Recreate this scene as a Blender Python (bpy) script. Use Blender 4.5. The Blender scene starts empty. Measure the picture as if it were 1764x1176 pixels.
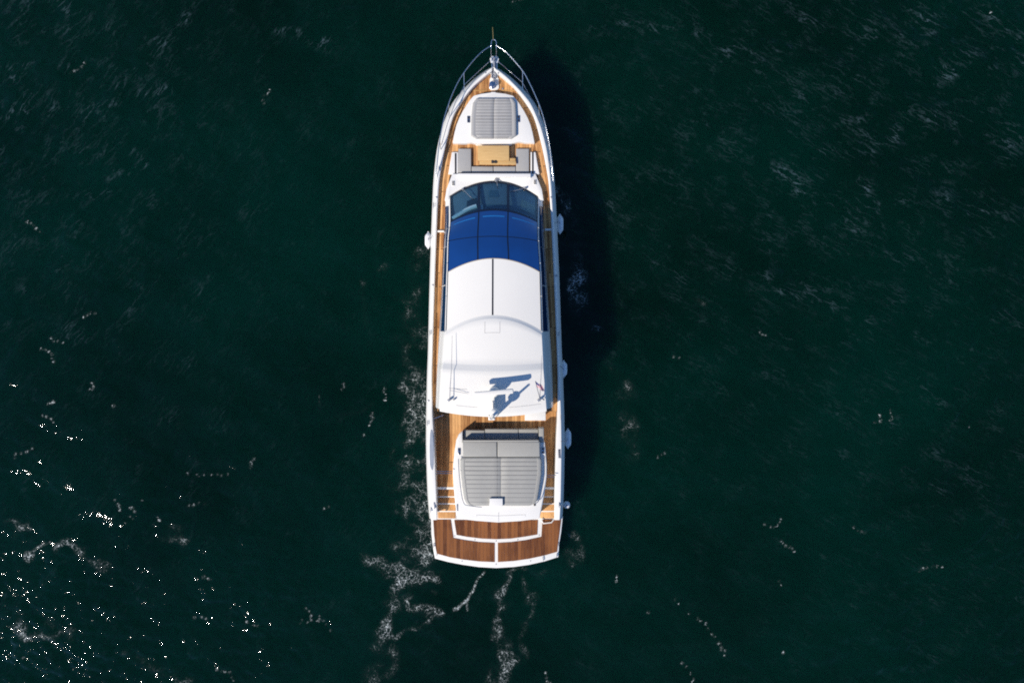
import bpy, bmesh, math, random
import numpy as np
from mathutils import Vector, Matrix

random.seed(7)
scene = bpy.context.scene
COL = scene.collection

# ------------------------------------------------------------------ camera, sky, sun, exposure
HC = 38.0                                   # drone height above the water (m)
K = 2 * math.tan(math.radians(32.5)) / 1764  # metres per photo pixel per metre of distance
cam_d = bpy.data.cameras.new("camera")
cam_d.sensor_width = 36.0
cam_d.lens = 18.0 / (882 * K)
cam_d.clip_end = 20000
cam_d.clip_start = 0.5
cam = bpy.data.objects.new("camera", cam_d)
cam.location = (0, 0, HC)
COL.objects.link(cam)
scene.camera = cam

SUN_ZEN = math.atan(1.1)
SH = Vector((0.79, 0.61)).normalized()      # horizontal direction in which shadows fall
to_sun = Vector((-SH.x * math.sin(SUN_ZEN), -SH.y * math.sin(SUN_ZEN), math.cos(SUN_ZEN)))
world = bpy.data.worlds.new("World")
scene.world = world
world.use_nodes = True
wn = world.node_tree.nodes
bg = wn["Background"]
sky = wn.new("ShaderNodeTexSky")
sky.sky_type = 'NISHITA'
sky.sun_disc = False
sky.sun_elevation = math.pi / 2 - SUN_ZEN
sky.sun_rotation = math.atan2(to_sun.x, to_sun.y)
sky.altitude = 0
sky.air_density = 1.0
sky.dust_density = 0.0
sky.ozone_density = 10.0
world.node_tree.links.new(sky.outputs[0], bg.inputs[0])
bg.inputs[1].default_value = 0.13

sun_d = bpy.data.lights.new("sun", 'SUN')
sun_d.energy = 5.0
sun_d.angle = math.radians(0.53)
sun_d.color = (1.0, 0.915, 0.79)
sun = bpy.data.objects.new("sun", sun_d)
sun.rotation_euler = to_sun.to_track_quat('Z', 'Y').to_euler()
sun.location = to_sun * 60
COL.objects.link(sun)

scene.view_settings.view_transform = 'Standard'
scene.view_settings.look = 'None'
scene.view_settings.gamma = 1
scene.view_settings.use_curve_mapping = False
scene.view_settings.exposure = 0.06
scene.cycles.max_bounces = 8
scene.cycles.filter_width = 1.9
scene.cycles.transparent_max_bounces = 12
scene.cycles.use_denoising = False      # keeps the sun sparkles on the water crisp

# ------------------------------------------------------------------ helpers
def P(px, py, z):
    """point of the place that stands at height z under photo position px, py"""
    m = (HC - z) * K
    return Vector(((px - 882) * m, -(py - 588) * m, z))

def mm(z):
    return (HC - z) * K

WLOC = {}

def mk(name, verts, faces, mat, parent=None, sharp=35, origin=None):
    v = np.array([tuple(p) for p in verts], dtype=float)
    if origin is None:
        o = Vector((v[:, 0].mean(), v[:, 1].mean(), v[:, 2].min()))
    else:
        o = Vector(origin)
    me = bpy.data.meshes.new(name)
    me.from_pydata([tuple(p) for p in (v - np.array(o))], [], faces)
    me.validate()
    bm = bmesh.new(); bm.from_mesh(me)
    bmesh.ops.recalc_face_normals(bm, faces=bm.faces)
    bm.to_mesh(me); bm.free()
    if sharp:
        me.shade_smooth()
        me.set_sharp_from_angle(angle=math.radians(sharp))
    if mat:
        me.materials.append(mat)
    return link(name, me, o, parent)

def link(name, me, o, parent=None):
    ob = bpy.data.objects.new(name, me)
    COL.objects.link(ob)
    o = Vector(o)
    WLOC[ob.name] = o.copy()
    if parent:
        ob.parent = parent
        ob.location = o - WLOC[parent.name]
    else:
        ob.location = o
    return ob

def empty(name, loc, label=None, cat=None, group=None, parent=None):
    ob = link(name, None, loc, parent)
    ob.empty_display_size = 0.3
    if label:
        tag(ob, label, cat, group)
    return ob

def tag(ob, label, cat, group=None):
    ob["label"] = label
    ob["category"] = cat
    if group:
        ob["group"] = group
    return ob

def prism(name, poly, z0, z1, mat, parent=None, bevel=0.02, seg=2, dome=0.0):
    """upright slab with a bevelled top edge from world xy polygon"""
    bm = bmesh.new()
    vs = [bm.verts.new((p[0], p[1], z1)) for p in poly]
    f = bm.faces.new(vs)
    bm.normal_update()
    if f.normal.z < 0:
        f.normal_flip()
    r = bmesh.ops.extrude_face_region(bm, geom=[f])
    nv = [e for e in r['geom'] if isinstance(e, bmesh.types.BMVert)]
    nf = [e for e in r['geom'] if isinstance(e, bmesh.types.BMFace)]
    # the extruded copy stays on top, original goes down
    for v in vs:
        v.co.z = z0
    if f.is_valid:
        f.normal_flip()
    top = nf[0]
    if bevel > 0:
        bmesh.ops.bevel(bm, geom=list(top.edges), offset=bevel, segments=seg, profile=0.5, affect='EDGES', clamp_overlap=True)
    bmesh.ops.recalc_face_normals(bm, faces=bm.faces)
    cx = sum(p[0] for p in poly) / len(poly); cy = sum(p[1] for p in poly) / len(poly)
    o = Vector((cx, cy, z0))
    bmesh.ops.translate(bm, verts=bm.verts, vec=-o)
    me = bpy.data.meshes.new(name)
    bm.to_mesh(me); bm.free()
    me.shade_smooth(); me.set_sharp_from_angle(angle=math.radians(40))
    me.materials.append(mat)
    return link(name, me, o, parent)

def pp(pts, z):
    return [tuple(P(a, b, z)[:2]) for a, b in pts]

def prect(name, x0, y0, x1, y1, z0, z1, mat, parent=None, bevel=0.015, seg=2):
    """slab from photo rectangle measured at its top"""
    return prism(name, pp([(x0, y0), (x1, y0), (x1, y1), (x0, y1)], z1), z0, z1, mat, parent, bevel, seg)

def grid(name, rows, mat, parent=None, sharp=35, close=False):
    n = len(rows[0]); verts = [p for r in rows for p in r]; faces = []
    for i in range(len(rows) - 1):
        for j in range(n - 1):
            a = i * n + j
            faces.append((a, a + 1, a + n + 1, a + n))
        if close:
            a = i * n + n - 1
            faces.append((a, i * n, (i + 1) * n, a + n))
    return mk(name, verts, faces, mat, parent, sharp)

def slab(name, rows, th, mat, parent=None, sharp=35):
    """closed plate of thickness th below a grid of points"""
    m = len(rows); n = len(rows[0])
    top = [Vector(p) for r in rows for p in r]
    bot = [p - Vector((0, 0, th)) for p in top]
    N = m * n; faces = []
    for i in range(m - 1):
        for j in range(n - 1):
            a = i * n + j
            faces.append((a, a + 1, a + n + 1, a + n))
            faces.append((N + a, N + a + n, N + a + n + 1, N + a + 1))
    ring = [j for j in range(n)] + [i * n + n - 1 for i in range(1, m)] + [(m - 1) * n + j for j in range(n - 2, -1, -1)] + [i * n for i in range(m - 2, 0, -1)]
    for q in range(len(ring)):
        a, b = ring[q], ring[(q + 1) % len(ring)]
        faces.append((a, N + a, N + b, b))
    return mk(name, top + bot, faces, mat, parent, sharp)

def cat_rom(pts, sub=6):
    pts = [Vector(p) for p in pts]
    if len(pts) < 3:
        return pts
    out = []
    for i in range(len(pts) - 1):
        p0 = pts[max(i - 1, 0)]; p1 = pts[i]; p2 = pts[i + 1]; p3 = pts[min(i + 2, len(pts) - 1)]
        for s in range(sub):
            t = s / sub
            out.append(0.5 * ((2 * p1) + (p2 - p0) * t + (2 * p0 - 5 * p1 + 4 * p2 - p3) * t * t + (3 * p1 - p0 - 3 * p2 + p3) * t ** 3))
    out.append(pts[-1])
    return out

def tube_geo(pts, r, n=8):
    pts = [Vector(p) for p in pts]
    rr = r if isinstance(r, (list, tuple)) else [r] * len(pts)
    verts = []; faces = []
    up = Vector((0, 0, 1))
    prev = None
    for i, p in enumerate(pts):
        d = (pts[min(i + 1, len(pts) - 1)] - pts[max(i - 1, 0)]).normalized()
        if prev is None:
            a = d.cross(up)
            if a.length < 1e-3:
                a = d.cross(Vector((1, 0, 0)))
        else:
            a = prev - d * prev.dot(d)
        a.normalize(); prev = a
        b = d.cross(a)
        for k in range(n):
            t = 2 * math.pi * k / n
            verts.append(p + (a * math.cos(t) + b * math.sin(t)) * rr[i])
    m = len(pts)
    for i in range(m - 1):
        for k in range(n):
            faces.append((i * n + k, i * n + (k + 1) % n, (i + 1) * n + (k + 1) % n, (i + 1) * n + k))
    faces.append(tuple(range(n))); faces.append(tuple((m - 1) * n + k for k in range(n - 1, -1, -1)))
    return verts, faces

def tube(name, pts, r, mat, parent=None, n=8, smooth=0):
    if smooth:
        pts = cat_rom(pts, smooth)
    v, f = tube_geo(pts, r, n)
    return mk(name, v, f, mat, parent, 50)

def join_geo(geos):
    V = []; F = []
    for v, f in geos:
        b = len(V); V += list(v); F += [tuple(i + b for i in q) for q in f]
    return V, F

def box_geo(c, d, rz=0.0, tilt=None):
    c = Vector(c); M = Matrix.Rotation(rz, 3, 'Z')
    if tilt is not None:
        M = M @ tilt
    v = [c + M @ Vector((sx * d[0] / 2, sy * d[1] / 2, sz * d[2] / 2)) for sx in (-1, 1) for sy in (-1, 1) for sz in (-1, 1)]
    f = [(0, 1, 3, 2), (4, 6, 7, 5), (0, 4, 5, 1), (2, 3, 7, 6), (0, 2, 6, 4), (1, 5, 7, 3)]
    return v, f

def bbox(name, c, d, mat, parent=None, rz=0.0, bevel=0.01, tilt=None, seg=2):
    v, f = box_geo(c, d, rz, tilt)
    bm = bmesh.new()
    bv = [bm.verts.new(p) for p in v]
    for q in f:
        bm.faces.new([bv[i] for i in q])
    if bevel:
        bmesh.ops.bevel(bm, geom=list(bm.edges), offset=bevel, segments=seg, profile=0.5, affect='EDGES', clamp_overlap=True)
    bmesh.ops.recalc_face_normals(bm, faces=bm.faces)
    o = Vector((c[0], c[1], c[2] - d[2] / 2))
    bmesh.ops.translate(bm, verts=bm.verts, vec=-o)
    me = bpy.data.meshes.new(name); bm.to_mesh(me); bm.free()
    me.shade_smooth(); me.set_sharp_from_angle(angle=math.radians(40))
    me.materials.append(mat)
    return link(name, me, o, parent)

def lathe_geo(c, prof, n=16, M=None):
    c = Vector(c); V = []; F = []
    M = M or Matrix.Identity(3)
    for r, z in prof:
        for k in range(n):
            t = 2 * math.pi * k / n
            V.append(c + M @ Vector((r * math.cos(t), r * math.sin(t), z)))
    for i in range(len(prof) - 1):
        for k in range(n):
            F.append((i * n + k, i * n + (k + 1) % n, (i + 1) * n + (k + 1) % n, (i + 1) * n + k))
    F.append(tuple(range(n - 1, -1, -1))); F.append(tuple((len(prof) - 1) * n + k for k in range(n)))
    return V, F

def lathe(name, c, prof, mat, parent=None, n=16, M=None):
    v, f = lathe_geo(c, prof, n, M)
    return mk(name, v, f, mat, parent, 45)

def interp(xs, ys, x):
    """smooth interpolation through a table (xs rising)"""
    if x <= xs[0]:
        return ys[0]
    if x >= xs[-1]:
        return ys[-1]
    i = int(np.searchsorted(xs, x)) - 1
    i = max(0, min(i, len(xs) - 2))
    h = xs[i + 1] - xs[i]
    def slope(j):
        if j <= 0:
            return (ys[1] - ys[0]) / (xs[1] - xs[0])
        if j >= len(xs) - 1:
            return (ys[-1] - ys[-2]) / (xs[-1] - xs[-2])
        return (ys[j + 1] - ys[j - 1]) / (xs[j + 1] - xs[j - 1])
    t = (x - xs[i]) / h
    return ((2 * t ** 3 - 3 * t * t + 1) * ys[i] + (t ** 3 - 2 * t * t + t) * h * slope(i)
            + (-2 * t ** 3 + 3 * t * t) * ys[i + 1] + (t ** 3 - t * t) * h * slope(i + 1))

def clip_poly(poly, axis, lo, hi):
    def half(poly, sgn, lim):
        out = []
        for i in range(len(poly)):
            a = poly[i]; b = poly[(i + 1) % len(poly)]
            da = sgn * (a[axis] - lim); db = sgn * (b[axis] - lim)
            if da >= 0:
                out.append(a)
            if (da >= 0) != (db >= 0):
                t = da / (da - db)
                out.append((a[0] + (b[0] - a[0]) * t, a[1] + (b[1] - a[1]) * t))
        return out
    poly = half(poly, 1, lo)
    if len(poly) >= 3:
        poly = half(poly, -1, hi)
    # drop near-duplicate points
    res = []
    for p in poly:
        if not res or (abs(p[0] - res[-1][0]) + abs(p[1] - res[-1][1])) > 1e-4:
            res.append(p)
    if len(res) > 2 and (abs(res[0][0] - res[-1][0]) + abs(res[0][1] - res[-1][1])) < 1e-4:
        res.pop()
    return res

# ------------------------------------------------------------------ materials
def mat_new(name):
    m = bpy.data.materials.new(name); m.use_nodes = True
    nt = m.node_tree
    return m, nt, nt.nodes, nt.links, nt.nodes["Principled BSDF"]

def simple(name, col, rough=0.4, metal=0.0, var=0.06, scale=6.0, bump=0.0, bscale=60.0, coat=0.0, spec=0.5):
    m, nt, N, L, b = mat_new(name)
    b.inputs["Roughness"].default_value = rough
    b.inputs["Metallic"].default_value = metal
    b.inputs["Specular IOR Level"].default_value = spec
    b.inputs["Coat Weight"].default_value = coat
    g = N.new("ShaderNodeNewGeometry")
    n = N.new("ShaderNodeTexNoise"); n.inputs["Scale"].default_value = scale; n.inputs["Detail"].default_value = 6
    L.new(g.outputs["Position"], n.inputs["Vector"])
    mix = N.new("ShaderNodeMix"); mix.data_type = 'RGBA'
    c = np.array(col)
    mix.inputs["A"].default_value = (*np.clip(c * (1 - var), 0, 1), 1)
    mix.inputs["B"].default_value = (*np.clip(c * (1 + var), 0, 1), 1)
    L.new(n.outputs["Fac"], mix.inputs["Factor"])
    L.new(mix.outputs["Result"], b.inputs["Base Color"])
    if bump:
        n2 = N.new("ShaderNodeTexNoise"); n2.inputs["Scale"].default_value = bscale
        L.new(g.outputs["Position"], n2.inputs["Vector"])
        bp = N.new("ShaderNodeBump"); bp.inputs["Strength"].default_value = bump; bp.inputs["Distance"].default_value = 0.01
        L.new(n2.outputs["Fac"], bp.inputs["Height"]); L.new(bp.outputs["Normal"], b.inputs["Normal"])
    return m

def teak(name, dark, light, along='Y', rough=0.65, stain=0.5):
    m, nt, N, L, b = mat_new(name)
    b.inputs["Roughness"].default_value = rough
    b.inputs["Specular IOR Level"].default_value = 0.2
    g = N.new("ShaderNodeNewGeometry")
    oi = N.new("ShaderNodeObjectInfo")
    mp = N.new("ShaderNodeMapping")
    mp.inputs["Scale"].default_value = (14, 1.3, 6) if along == 'Y' else (1.3, 14, 6)
    L.new(g.outputs["Position"], mp.inputs["Vector"])
    ad = N.new("ShaderNodeVectorMath"); ad.operation = 'MULTIPLY_ADD'
    L.new(oi.outputs["Random"], ad.inputs[0]); ad.inputs[1].default_value = (37, 71, 13)
    L.new(mp.outputs["Vector"], ad.inputs[2])
    n = N.new("ShaderNodeTexNoise"); n.inputs["Scale"].default_value = 1.6; n.inputs["Detail"].default_value = 8; n.inputs["Roughness"].default_value = 0.65
    L.new(ad.outputs["Vector"], n.inputs["Vector"])
    # weather patches across planks
    n2 = N.new("ShaderNodeTexNoise"); n2.inputs["Scale"].default_value = 0.9; n2.inputs["Detail"].default_value = 5
    L.new(g.outputs["Position"], n2.inputs["Vector"])
    a1 = N.new("ShaderNodeMath"); a1.operation = 'MULTIPLY_ADD'; a1.inputs[1].default_value = 0.85
    L.new(n.outputs["Fac"], a1.inputs[0])
    a2 = N.new("ShaderNodeMath"); a2.operation = 'MULTIPLY_ADD'; a2.inputs[1].default_value = 0.55; a2.inputs[2].default_value = -0.48
    L.new(oi.outputs["Random"], a2.inputs[0])
    L.new(a2.outputs[0], a1.inputs[2])
    a3 = N.new("ShaderNodeMath"); a3.operation = 'MULTIPLY_ADD'; a3.inputs[1].default_value = stain
    L.new(n2.outputs["Fac"], a3.inputs[0]); L.new(a1.outputs[0], a3.inputs[2])
    rmp = N.new("ShaderNodeValToRGB")
    rmp.color_ramp.elements[0].position = 0.2; rmp.color_ramp.elements[0].color = (*dark, 1)
    rmp.color_ramp.elements[1].position = 0.8; rmp.color_ramp.elements[1].color = (*light, 1)
    L.new(a3.outputs[0], rmp.inputs["Fac"])
    L.new(rmp.outputs["Color"], b.inputs["Base Color"])
    bp = N.new("ShaderNodeBump"); bp.inputs["Strength"].default_value = 0.25; bp.inputs["Distance"].default_value = 0.004
    L.new(n.outputs["Fac"], bp.inputs["Height"]); L.new(bp.outputs["Normal"], b.inputs["Normal"])
    return m

def glass(name, tint, rough=0.02, refl=1.0):
    m = bpy.data.materials.new(name); m.use_nodes = True
    nt = m.node_tree; N = nt.nodes; L = nt.links
    for n in list(N):
        N.remove(n)
    out = N.new("ShaderNodeOutputMaterial")
    tr = N.new("ShaderNodeBsdfTransparent"); tr.inputs[0].default_value = (*tint, 1)
    gl = N.new("ShaderNodeBsdfGlossy"); gl.inputs["Roughness"].default_value = rough
    gl.inputs[0].default_value = (1, 1, 1, 1)
    lw = N.new("ShaderNodeLayerWeight"); lw.inputs[0].default_value = 0.5
    pw5 = N.new("ShaderNodeMath"); pw5.operation = 'POWER'; pw5.inputs[1].default_value = 5; L.new(lw.outputs["Facing"], pw5.inputs[0])
    ml = N.new("ShaderNodeMath"); ml.operation = 'MULTIPLY_ADD'; ml.inputs[1].default_value = 0.9; ml.inputs[2].default_value = 0.045 * refl
    L.new(pw5.outputs[0], ml.inputs[0])
    mx = N.new("ShaderNodeMixShader")
    L.new(ml.outputs[0], mx.inputs[0]); L.new(tr.outputs[0], mx.inputs[1]); L.new(gl.outputs[0], mx.inputs[2])
    L.new(mx.outputs[0], out.inputs[0])
    return m

M = {}
M['gel'] = simple('white_gelcoat', (0.785, 0.765, 0.72), 0.3, var=0.04, scale=1.5, coat=0.3)
M['nonskid'] = simple('nonskid_gelcoat', (0.78, 0.775, 0.76), 0.55, var=0.04, scale=3, bump=0.15, bscale=120)
M['roof'] = simple('roof_gelcoat', (0.77, 0.745, 0.69), 0.35, var=0.035, scale=0.7, coat=0.15)
M['cush'] = simple('grey_vinyl', (0.36, 0.352, 0.338), 0.6, var=0.07, scale=5, bump=0.2, bscale=90)
M['cush_aft'] = simple('warm_grey_vinyl', (0.34, 0.334, 0.308), 0.6, var=0.07, scale=5, bump=0.2, bscale=90)
M['seam'] = simple('dark_seam', (0.05, 0.05, 0.055), 0.7)
M['seam_grey'] = simple('grey_seam', (0.12, 0.12, 0.13), 0.8)
M['steel'] = simple('stainless_steel', (0.62, 0.63, 0.65), 0.18, metal=1.0, var=0.05)
M['rubber'] = simple('black_rubber', (0.02, 0.02, 0.024), 0.6)
M['navy'] = simple('navy_frame', (0.006, 0.012, 0.03), 0.3)
M['darkglass'] = simple('dark_side_glass', (0.008, 0.03, 0.085), 0.05, var=0.1, coat=0.5)
M['blueglass'] = simple('blue_sunroof_glass', (0.0, 0.034, 0.175), 0.04, var=0.25, scale=0.9, coat=1.0)
M['blueglass'].node_tree.nodes['Principled BSDF'].inputs['Coat IOR'].default_value = 2.1
M['fender'] = simple('fender_vinyl', (0.74, 0.74, 0.74), 0.4, var=0.06, scale=9)
M['rope'] = simple('rope', (0.06, 0.065, 0.09), 0.85, var=0.3, scale=80)
M['olive'] = simple('jackstaff_olive', (0.20, 0.17, 0.07), 0.5)
M['dash'] = simple('dash_grey', (0.22, 0.235, 0.25), 0.6, var=0.2, scale=4)
M['inside'] = simple('cabin_floor', (0.10, 0.16, 0.19), 0.6)
M['beige'] = simple('beige_leather', (0.42, 0.37, 0.27), 0.5)
M['white_leather'] = simple('white_leather', (0.72, 0.71, 0.70), 0.45)
M['caulk'] = simple('black_caulk', (0.035, 0.028, 0.024), 0.7)
M['teak'] = teak('dry_teak', (0.27, 0.115, 0.038), (0.72, 0.40, 0.165), stain=0.62)
M['teak_x'] = teak('dry_teak_across', (0.24, 0.11, 0.045), (0.56, 0.32, 0.15), along='X')
M['teak_wet'] = teak('wet_teak', (0.06, 0.016, 0.006), (0.23, 0.085, 0.027), rough=0.65, stain=0.8)
M['table'] = teak('table_wood', (0.46, 0.27, 0.10), (0.68, 0.45, 0.20), along='X', rough=0.35, stain=0.3)
M['windscreen'] = glass('tinted_windscreen', (0.61, 0.76, 0.83), refl=1.3)
M['clear'] = glass('clear_glass', (0.80, 0.88, 0.90))
M['lens'] = simple('blue_lens', (0.02, 0.03, 0.12), 0.1, coat=1)
M['chain'] = simple('galvanised', (0.36, 0.37, 0.40), 0.45, metal=0.7)

# ------------------------------------------------------------------ water (one sheet to the horizon)
def build_water():
    L = 84.0; N = 1024; d = L / N
    kx = np.fft.fftfreq(N, d) * 2 * np.pi
    KX, KY = np.meshgrid(kx, kx, indexing='ij')
    k = np.hypot(KX, KY); k[0, 0] = 1
    rng = np.random.default_rng(11)
    def field(wdir, lam_lo, lam_hi, spread, power):
        w = np.array([math.cos(wdir), math.sin(wdir)])
        c = (KX * w[0] + KY * w[1]) / k
        S = k ** (-power) * np.exp(-(2 * np.pi / lam_hi / k) ** 2 * 1.0) * np.exp(-(k * lam_lo / (2 * np.pi)) ** 2)
        S *= (np.abs(c) ** spread + 0.12)
        S[0, 0] = 0
        h = rng.normal(size=(N, N)) + 1j * rng.normal(size=(N, N))
        Hs = h * np.sqrt(S)
        f = np.fft.ifft2(Hs).real
        gx, gy = np.gradient(f, d)
        q = 1 / np.sqrt((gx ** 2 + gy ** 2).mean())        # unit rms slope
        dx = np.fft.ifft2(-1j * KX / k * Hs).real; dy = np.fft.ifft2(-1j * KY / k * Hs).real
        return np.stack([f * q, dx * q, dy * q])
    swell = field(math.radians(75), 1.5, 5.5, 4, 3.5)
    chop = field(math.radians(80), 0.24, 1.2, 4.0, 3.0)
    chop2 = field(math.radians(125), 0.24, 1.4, 3.0, 3.0)
    crest_r = field(math.radians(58), 0.30, 2.6, 14, 3.4)
    crest_l = field(math.radians(140), 0.30, 2.6, 14, 3.4)
    def noise_f(lam):
        f = np.fft.ifft2((rng.normal(size=(N, N)) + 1j * rng.normal(size=(N, N))) * np.exp(-(k * lam / (2 * np.pi)) ** 2) * k ** -0.8).real
        return f / f.std()
    blot, w1, w2 = noise_f(0.55), noise_f(0.75), noise_f(0.75)
    # calm / windy patches
    pat = np.fft.ifft2((rng.normal(size=(N, N)) + 1j * rng.normal(size=(N, N))) * np.exp(-(k * 4.5 / (2 * np.pi)) ** 2) * (k > 0.05)).real
    pat = pat / pat.std()
    cx = 32.0; cy = 23.0
    ix = np.arange(int(-cx / d), int(cx / d) + 1); iy = np.arange(int(-cy / d), int(cy / d) + 1)
    xs = ix * d; ys = iy * d
    sub = np.ix_(ix % N, iy % N)
    X, Y = np.meshgrid(xs, ys, indexing='ij')
    # breeze stronger toward the upper right, calmer lower right
    wind = 0.54 + 0.22 * np.tanh((X * 0.55 + Y) / 12) + 0.22 * np.clip(pat[sub], -1.6, 1.8)
    wind += 1.35 * np.exp(-(((X + 24) / 11) ** 2 + ((Y + 15.5) / 6) ** 2)) + 0.25 * np.exp(-(((X + 22) / 6) ** 2 + ((Y - 13) / 6) ** 2))
    wind = np.clip(wind, 0.2, 1.7)
    mixc = 1 / (1 + np.exp(-X / 6))
    def sm(F): return np.stack([F[c][sub] for c in range(3)])
    cmask = lambda F: np.clip(F[0][sub] / F[0].std() - 0.75, 0, 1.4) / 1.4
    crest = cmask(crest_l) * (1 - mixc) + cmask(crest_r) * mixc
    D3 = 0.07 * sm(crest_r) * mixc + 0.06 * sm(crest_l) * (1 - mixc) + 0.07 * sm(swell) + wind * (0.15 * sm(chop) * (1 - 0.55 * mixc) + 0.16 * sm(chop2) * (0.35 + 0.65 * mixc))
    edge = np.minimum(cx - np.abs(X), cy - np.abs(Y))
    D3 *= np.clip(edge / 3.0, 0, 1)
    Z = D3[0]
    # ---- foam cover laid down by the hull and the breakers
    foam = np.full_like(X, 0.10)
    def seg(a, b, ra, rb, amp, amp2=None):
        nonlocal foam
        A = P(*a, 0); B = P(*b, 0)
        amp2 = amp if amp2 is None else amp2
        dn = 0.80 if (a[1] > 955 and ra > 8) else 0.95
        amp, amp2 = amp * dn, amp2 * dn
        wp = 0.30 if max(ra, rb) > 8 else (0.16 if max(ra, rb) > 4 else 0.06)
        U = X + wp * w1[sub]; V = Y + wp * w2[sub]
        dx, dy = B.x - A.x, B.y - A.y
        t = np.clip(((U - A.x) * dx + (V - A.y) * dy) / (dx * dx + dy * dy), 0, 1)
        r = (ra + (rb - ra) * t) * mm(0)
        dd = np.hypot(U - A.x - t * dx, V - A.y - t * dy) / r
        foam = np.maximum(foam, (amp + (amp2 - amp) * t) * np.exp(-dd ** 2))
    def chain(pts, r0, r1, a0, a1):
        n = len(pts) - 1
        for i in range(n):
            f0, f1 = i / n, (i + 1) / n
            seg(pts[i], pts[i + 1], r0 + (r1 - r0) * f0, r0 + (r1 - r0) * f1, a0 + (a1 - a0) * f0, a0 + (a1 - a0) * f1)
    chain([(742, 430), (728, 500), (718, 580), (712, 660), (702, 730)], 30, 52, 0.50, 0.62)
    chain([(702, 730), (704, 800), (712, 870), (724, 930)], 52, 44, 0.62, 0.64)
    chain([(742, 620), (738, 720), (730, 800), (736, 880), (740, 940)], 14, 22, 0.62, 0.80)
    chain([(735, 905), (742, 950)], 20, 16, 0.92, 0.8)
    chain([(640, 968), (690, 985), (740, 1000)], 24, 18, 0.72, 0.62)
    chain([(690, 985), (672, 1030), (662, 1090), (658, 1140), (650, 1180)], 26, 30, 0.66, 0.62)
    chain([(700, 1040), (730, 1056), (755, 1062)], 12, 10, 0.64, 0.62)
    chain([(690, 1095), (720, 1085), (745, 1065)], 9, 8, 0.58, 0.55)
    chain([(832, 984), (818, 1012), (803, 1034), (780, 1048)], 2.6, 3.2, 0.85, 0.75)
    chain([(803, 1036), (806, 1052)], 2.5, 2.5, 0.7, 0.6)
    chain([(880, 1005), (862, 1045), (868, 1090), (866, 1130), (850, 1180)], 11, 15, 0.58, 0.64)
    chain([(915, 1015), (905, 1060), (898, 1120)], 14, 14, 0.54, 0.52)
    chain([(985, 905), (1000, 930), (992, 965)], 12, 18, 0.64, 0.55)
    chain([(880, 990), (960, 985), (990, 970)], 12, 12, 0.52, 0.54)
    chain([(966, 325), (980, 390), (986, 450), (1000, 520), (1020, 560)], 12, 26, 0.58, 0.50)
    chain([(1058, 620), (1086, 655), (1078, 710), (1090, 770)], 18, 20, 0.56, 0.48)
    chain([(932, 215), (960, 228), (990, 250)], 10, 8, 0.52, 0.48)
    chain([(625, 488), (622, 520), (628, 560)], 7, 8, 0.66, 0.6)
    chain([(652, 462), (664, 455), (672, 462)], 7, 6, 0.62, 0.6)
    chain([(648, 578), (662, 588)], 5, 4, 0.6, 0.6)
    chain([(685, 510), (700, 520), (712, 530)], 10, 10, 0.66, 0.6)
    chain([(580, 718), (600, 705), (630, 705)], 7, 7, 0.6, 0.6)
    chain([(552, 680), (553, 710)], 4, 4, 0.55, 0.5)
    # breakers lower left
    chain([(110, 955), (145, 962), (185, 985)], 14, 12, 0.66, 0.62)
    chain([(40, 1085), (80, 1082), (130, 1090)], 18, 14, 0.64, 0.6)
    chain([(20, 900), (48, 880)], 9, 9, 0.58, 0.56)
    chain([(55, 950), (75, 935)], 9, 7, 0.62, 0.6)
    chain([(215, 1125), (265, 1150), (300, 1178)], 18, 24, 0.6, 0.62)
    chain([(285, 925), (310, 935)], 14, 14, 0.54, 0.52)
    chain([(1180, 515), (1215, 525)], 8, 7, 0.55, 0.55)
    # scattered flecks
    def spot(px, py, r, amp):
        c = P(px, py, 0); i0 = int((c.x - xs[0]) / d); j0 = int((c.y - ys[0]) / d); w = 4
        if not (w < i0 < len(xs) - w - 1 and w < j0 < len(ys) - w - 1):
            return
        sl = np.s_[i0 - w:i0 + w + 1, j0 - w:j0 + w + 1]
        foam[sl] = np.maximum(foam[sl], amp * np.exp(-((X[sl] - c.x) ** 2 + (Y[sl] - c.y) ** 2) / (r * mm(0)) ** 2))
    fl_sp = []
    for line in ([(1165, 1030), (1200, 1065), (1215, 1085), (1240, 1105), (1252, 1130)], [(1180, 1140), (1190, 1160), (1196, 1176)], [(325, 812), (350, 818), (370, 820), (402, 815)], [(517, 1073), (530, 1068), (545, 1067), (555, 1068), (575, 1095)], [(240, 862), (225, 885), (213, 905)]):
        for (xa, ya), (xb, yb) in zip(line[:-1], line[1:]):
            for f in np.arange(0, 1, 0.34):
                fl_sp.append((xa + (xb - xa) * f + rng.normal() * 3, ya + (yb - ya) * f + rng.normal() * 3, rng.uniform(2.0, 3.2), rng.uniform(0.7, 1.0)))
    for _ in range(150):
        px = rng.uniform(0, 1764); py = rng.uniform(0, 1176)
        near = 0.9 if (px < 700 and py > 640) else (0.35 if py > 560 else 0.15)
        if rng.uniform() > near:
            continue
        an = rng.uniform(0, 6.28)
        for _k in range(int(rng.integers(1, 7))):
            fl_sp.append((px, py, rng.uniform(2.2, 3.6), rng.uniform(0.75, 1.0)))
            an += rng.normal() * 0.5
            px += math.cos(an) * rng.uniform(4, 11); py += math.sin(an) * rng.uniform(3, 8)
    foam = np.clip(foam * (1 + 0.30 * np.clip(blot[sub], -2, 2)) , 0, 1)
    for q in fl_sp:
        spot(*q)
    def bump2(px, py, rx, ry):
        c = P(px, py, 0); return np.exp(-(((X - c.x) / (rx * mm(0))) ** 2 + ((Y - c.y) / (ry * mm(0))) ** 2))
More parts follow.
